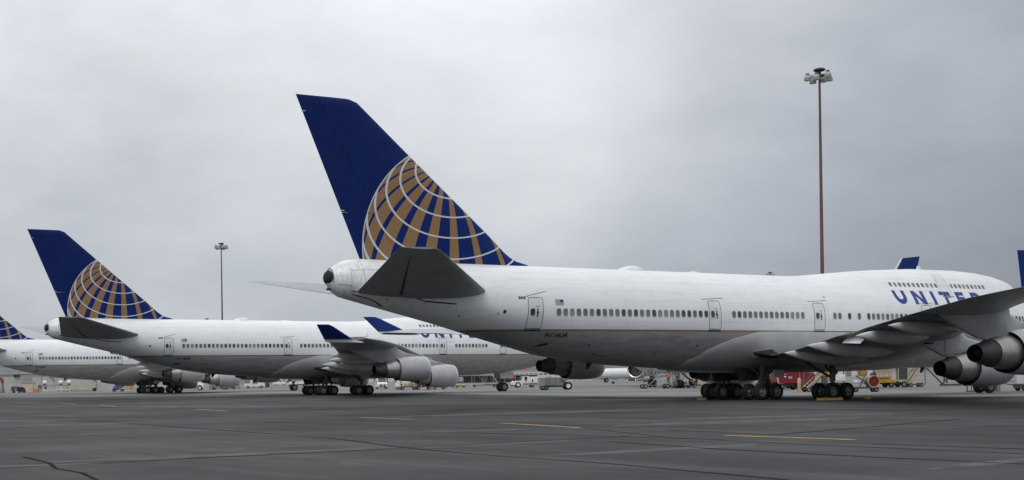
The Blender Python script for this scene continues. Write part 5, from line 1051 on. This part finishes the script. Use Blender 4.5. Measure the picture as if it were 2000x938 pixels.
t = thing('tank_stand', 'white pipe stand carrying three white tanks against the workshop', 'tank stand', (-62.6, 256.5, 0))
for x in (-2.9, -2.0, 0, 1.2, 2.9): bar(t, 'leg', M_WHITE, [(x, -.3, 0), (x, -.3, 1.35)], .06)
for z in (.5, 1.35): bar(t, 'rail', M_WHITE, [(-3, -.3, z), (3, -.3, z)], .06)
box(t, 'deck', M_MGREY, (0, 0, 1.5), (6.0, .9, .12))
for x in (-2.55, .95, 2.75): tk = addp(t, 'tank', M_WHITE, lambda mb: mb.lathe((x - .5, 0, 2.15), (1, 0, 0), [(0, .02), (.05, .28), (.2, .42), (.8, .42), (.95, .28), (1.0, .02)], 20)); addp(tk, 'saddle', M_DGREY, lambda mb: mb.box((x, 0, 1.68), (.5, .5, .25)))
bar(t, 'brace', M_WHITE, [(0, -.3, 1.3), (1.2, -.3, .5)], .04); addp(t, 'valve', M_DGREY, lambda mb: mb.box((-2.3, -.35, 1.0), (.5, .2, .5)))
t = thing('pump_frame', 'pale green pump frame with dark motor against the workshop wall', 'machine', (-53.0, 250.5, 0))
for x in (-1.2, -.5, .6, 1.2): bar(t, 'post', M_SHUT, [(x, 0, 0), (x, 0, 2.2 if abs(x) < 1 else 1.4)], .06)
for z in (.9, 1.5): bar(t, 'pipe', M_SHUT, [(-1.3, 0, z), (1.3, 0, z)], .06)
box(t, 'motor', M_NAVY, (.0, -.2, .5), (.7, .6, .7), .08); bar(t, 'riser', M_DGREY, [(.3, 0, .4), (.3, 0, 2.4), (-.4, 0, 2.5)], .09); bar(t, 'arm', M_SHUT, [(-.9, 0, 2.1), (.2, 0, 2.3)], .05)
t = thing('covered_machine', 'machine under blue grey tarpaulin right of the beige door', 'machine', (-47.9, 250, 0)); addp(t, 'tarpaulin', M_BLUEP, lambda mb: mb.loft([[(x, -.8, z0), (x, -.6, z1), (x, .6, z1), (x, .8, z0)] for x, z0, z1 in ((-1.1, .4, .9), (-.5, .5, 1.5), (.6, .8, 2.2), (1.2, 1.2, 2.3))], 0, False), .05)
for k in range(3): bar(t, 'pale_strap', M_LAMP, [(-.9 + .6 * k, -.83, .6 + .25 * k), (-.3 + .6 * k, -.68, 1.5 + .35 * k)], .05)
box(t, 'trailer', M_DGREY, (0, 0, .45), (2.6, 1.2, .2)); wheels(t, [(x, y, 0) for x in (-.9, .8) for y in (-.6, .6)], .25); bar(t, 'drawbar', M_WHITE, [(-2.2, -.3, .9), (-1.0, -.3, .5)], .05)
t = thing('loading_ramp', 'tan and cream loading ramp left of the wheels of the farthest jet', 'ramp', (-44.6, 249, 0)); addp(t, 'slope', M_TAN, lambda mb: mb.prism([(-1.8, 0, .4), (-.6, 0, .4), (.4, 0, 2.3), (-.4, 0, 2.3)], (0, 1.4, 0))); box(t, 'deck', M_CREAM, (1.6, 0, 2.1), (2.9, 1.5, .5), .04); bar(t, 'leg', M_LAMP, [(2.8, -.6, .2), (2.8, -.6, 2.0)], .07); bar(t, 'leg', M_LAMP, [(.2, -.6, .2), (.2, -.6, 1.9)], .07); box(t, 'base', M_CREAM, (.2, 0, .25), (4.0, 1.3, .14)); box(t, 'net_bundle', M_NAVY, (2.0, 0, .9), (1.5, .9, .9), .2)
# ------------------------------------------------------------------ far terminal and canopy
t = thing('terminal_building', 'far pale terminal block with strips of dark windows near the horizon', 'building', (84, 492, 0), 0)
box(t, 'wall', M_PINK, (3, 6, 2.4), (34, 12, 4.8)); box(t, 'stair_tower', M_PINK, (-15.2, 5, 2.6), (3.4, 11, 5.1)); box(t, 'roof', M_LAMP, (3, 6, 4.9), (34.4, 12.4, .16)); box(t, 'base_shade', M_MGREY, (3, -.1, .9), (33, .2, .35))
for k in range(15): box(t, 'window', M_GLASS, (-11.5 + 2.0 * k, -.06, 3.0), (1.35, .1, .5))
for x in (-16.2, -14.6): box(t, 'window', M_GLASS, (x, -.56, 3.0), (.7, .1, .4))
t = thing('canopy', 'long far white flat canopy on thin posts behind the middle jet', 'canopy', (51, 430, 0), 0)
for z, th in ((3.9, .5), (2.7, .35)): box(t, 'roof_slab', M_LAMP, (4, 4, z), (34, 6, th))
for k in range(9): bar(t, 'post', M_GREY, [(-12 + 4 * k, 1.2, 0), (-12 + 4 * k, 1.2, 2.6)], .12)
box(t, 'back_wall', M_MGREY, (4, 7.2, 1.25), (34, .3, 2.5))
# distant low sheds on the horizon line
for x, y, w_, h, lb in ((-60, 640, 40, 3.2, 'low far shed on the horizon left of the box cart'), (10, 700, 50, 3.0, 'low far shed on the horizon above the delivery van'), (130, 560, 36, 3.2, 'low far shed right of the terminal block'), (205, 520, 60, 3.4, 'long low far shed behind the engine stand')):
    t = thing('shed', lb, 'shed', (x, y, 0), 0, 'low sheds along the horizon'); box(t, 'wall', M_PINK if w_ > 45 else M_LAMP, (0, 0, h / 2), (w_, 10, h)); box(t, 'roof', M_MGREY, (0, 0, h + .12), (w_ + .6, 10.6, .24))
    for k in range(int(w_ / 6)): box(t, 'door', M_MGREY, (-w_ / 2 + 4 + 6 * k, -5.05, 1.2), (2.6, .1, 2.2))
# ------------------------------------------------------------------ people
def person(label, loc, rz, stride=.0, arm=.12):
    t = thing('person', label, 'person', loc, rz, 'ground crew in orange vests')
    J = [(0, 0, .98), (0, 0, 1.2), (0, 0, 1.42), (0, 0, 1.54), (0, -.01, 1.63), (0, -.01, 1.76)]; Rr = [.15, .14, .15, .06, .085, .075]
    E_ = [(0, 1), (1, 2), (2, 3), (3, 4), (4, 5)]
    def chain(root, pts):
        p = root
        for c, r in pts: J.append(c); Rr.append(r); E_.append((p, len(J) - 1)); p = len(J) - 1
        return p
    for sg in (-1, 1):
        f = stride * sg
        chain(0, [((.10 * sg, 0, .90), .10), ((.11 * sg, -f * .5, .50), .068), ((.11 * sg, -f * .85 + .05 * (f < 0), .10), .045), ((.11 * sg, -f * .85 + .05 * (f < 0) - .16, .045), .04)])
        w_ = chain(2, [((.19 * sg, 0, 1.42), .062), ((.25 * sg, f * .3 + .02, 1.14), .047), ((.27 * sg, f * .55 - .06 - arm, .92), .034), ((.27 * sg, f * .6 - .08 - arm, .86), .032)])
        c = J[w_]
        for k, (dx, ln) in enumerate(((-.028, .070), (-.010, .082), (.009, .078), (.026, .062))): chain(w_, [((c[0] + dx, c[1] - .02, c[2] - .045), .011), ((c[0] + dx, c[1] - .03, c[2] - .045 - ln * .6), .009), ((c[0] + dx * .9, c[1] - .015, c[2] - .045 - ln), .008)])
        chain(w_, [((c[0] - .03 * sg, c[1] - .04, c[2] - .01), .011), ((c[0] - .045 * sg, c[1] - .06, c[2] - .05), .009)])
    chain(4, [((0, -.105, 1.645), .018)])
    me = bpy.data.meshes.new('body'); me.from_pydata(J, E_, []); me.materials.append(M_CLOTH); me.materials.append(M_SKIN)
    o = bpy.data.objects.new('body', me); COL.objects.link(o); o.parent = t
    md = o.modifiers.new('skin', 'SKIN')
    for v_, r in zip(me.skin_vertices[0].data, Rr): v_.radius = (r, r)
    me.skin_vertices[0].data[0].use_root = True
    o.modifiers.new('sub', 'SUBSURF').levels = 1
    o.modifiers['sub'].render_levels = 1
    addp(t, 'vest', M_HIVIS, lambda mb: mb.loft([[(rx * math.cos(a), ry * math.sin(a), z) for a in [2 * math.pi * i / 16 for i in range(16)]] for z, rx, ry in ((.92, .21, .17), (1.1, .205, .165), (1.3, .23, .175), (1.44, .225, .16), (1.51, .11, .10))], 0, True, False))
    addp(t, 'vest_stripe', M_LAMP, lambda mb: mb.loft([[(rx * math.cos(a), ry * math.sin(a), z) for a in [2 * math.pi * i / 16 for i in range(16)]] for z, rx, ry in ((1.08, .212, .172), (1.13, .214, .174))], 0, True, False))
    addp(t, 'face', M_SKIN, lambda mb: mb.lathe((0, -.03, 1.67), (0, -1, 0), [(-.02, .088), (.03, .085), (.062, .062), (.075, .02), (.1, .012)], 14))
    for sg in (-1, 1): addp(t, 'eye', M_BLACK, lambda mb: mb.lathe((.032 * sg, -.088, 1.69), (0, -1, 0), [(0, .012), (.008, .008), (.01, .002)], 8)); addp(t, 'ear', M_SKIN, lambda mb: mb.lathe((.088 * sg, .0, 1.67), (sg, 0, 0), [(-.01, .03), (.012, .022), (.015, .004)], 8)); addp(t, 'hand_skin', M_SKIN, lambda mb: mb.lathe((.27 * sg, -.08 - arm + stride * sg * .6, .86), (0, 0, -1), [(-.05, .034), (0, .042), (.05, .036)], 10))
    addp(t, 'mouth', M_DRED, lambda mb: mb.box((0, -.105, 1.615), (.045, .012, .012)))
    addp(t, 'hair', M_HAIR, lambda mb: mb.lathe((0, .01, 1.68), (0, .25, 1), [(0, .102), (.05, .1), (.09, .075), (.115, .02)], 14))
    return t
person('worker in orange vest and dark trousers walking left of the wheel cluster', (53.4, 179.0, 0), R(100), .34)
person('worker in orange vest standing among the grey scaffold bars', (45.5, 165.0, .75), R(140), .08)
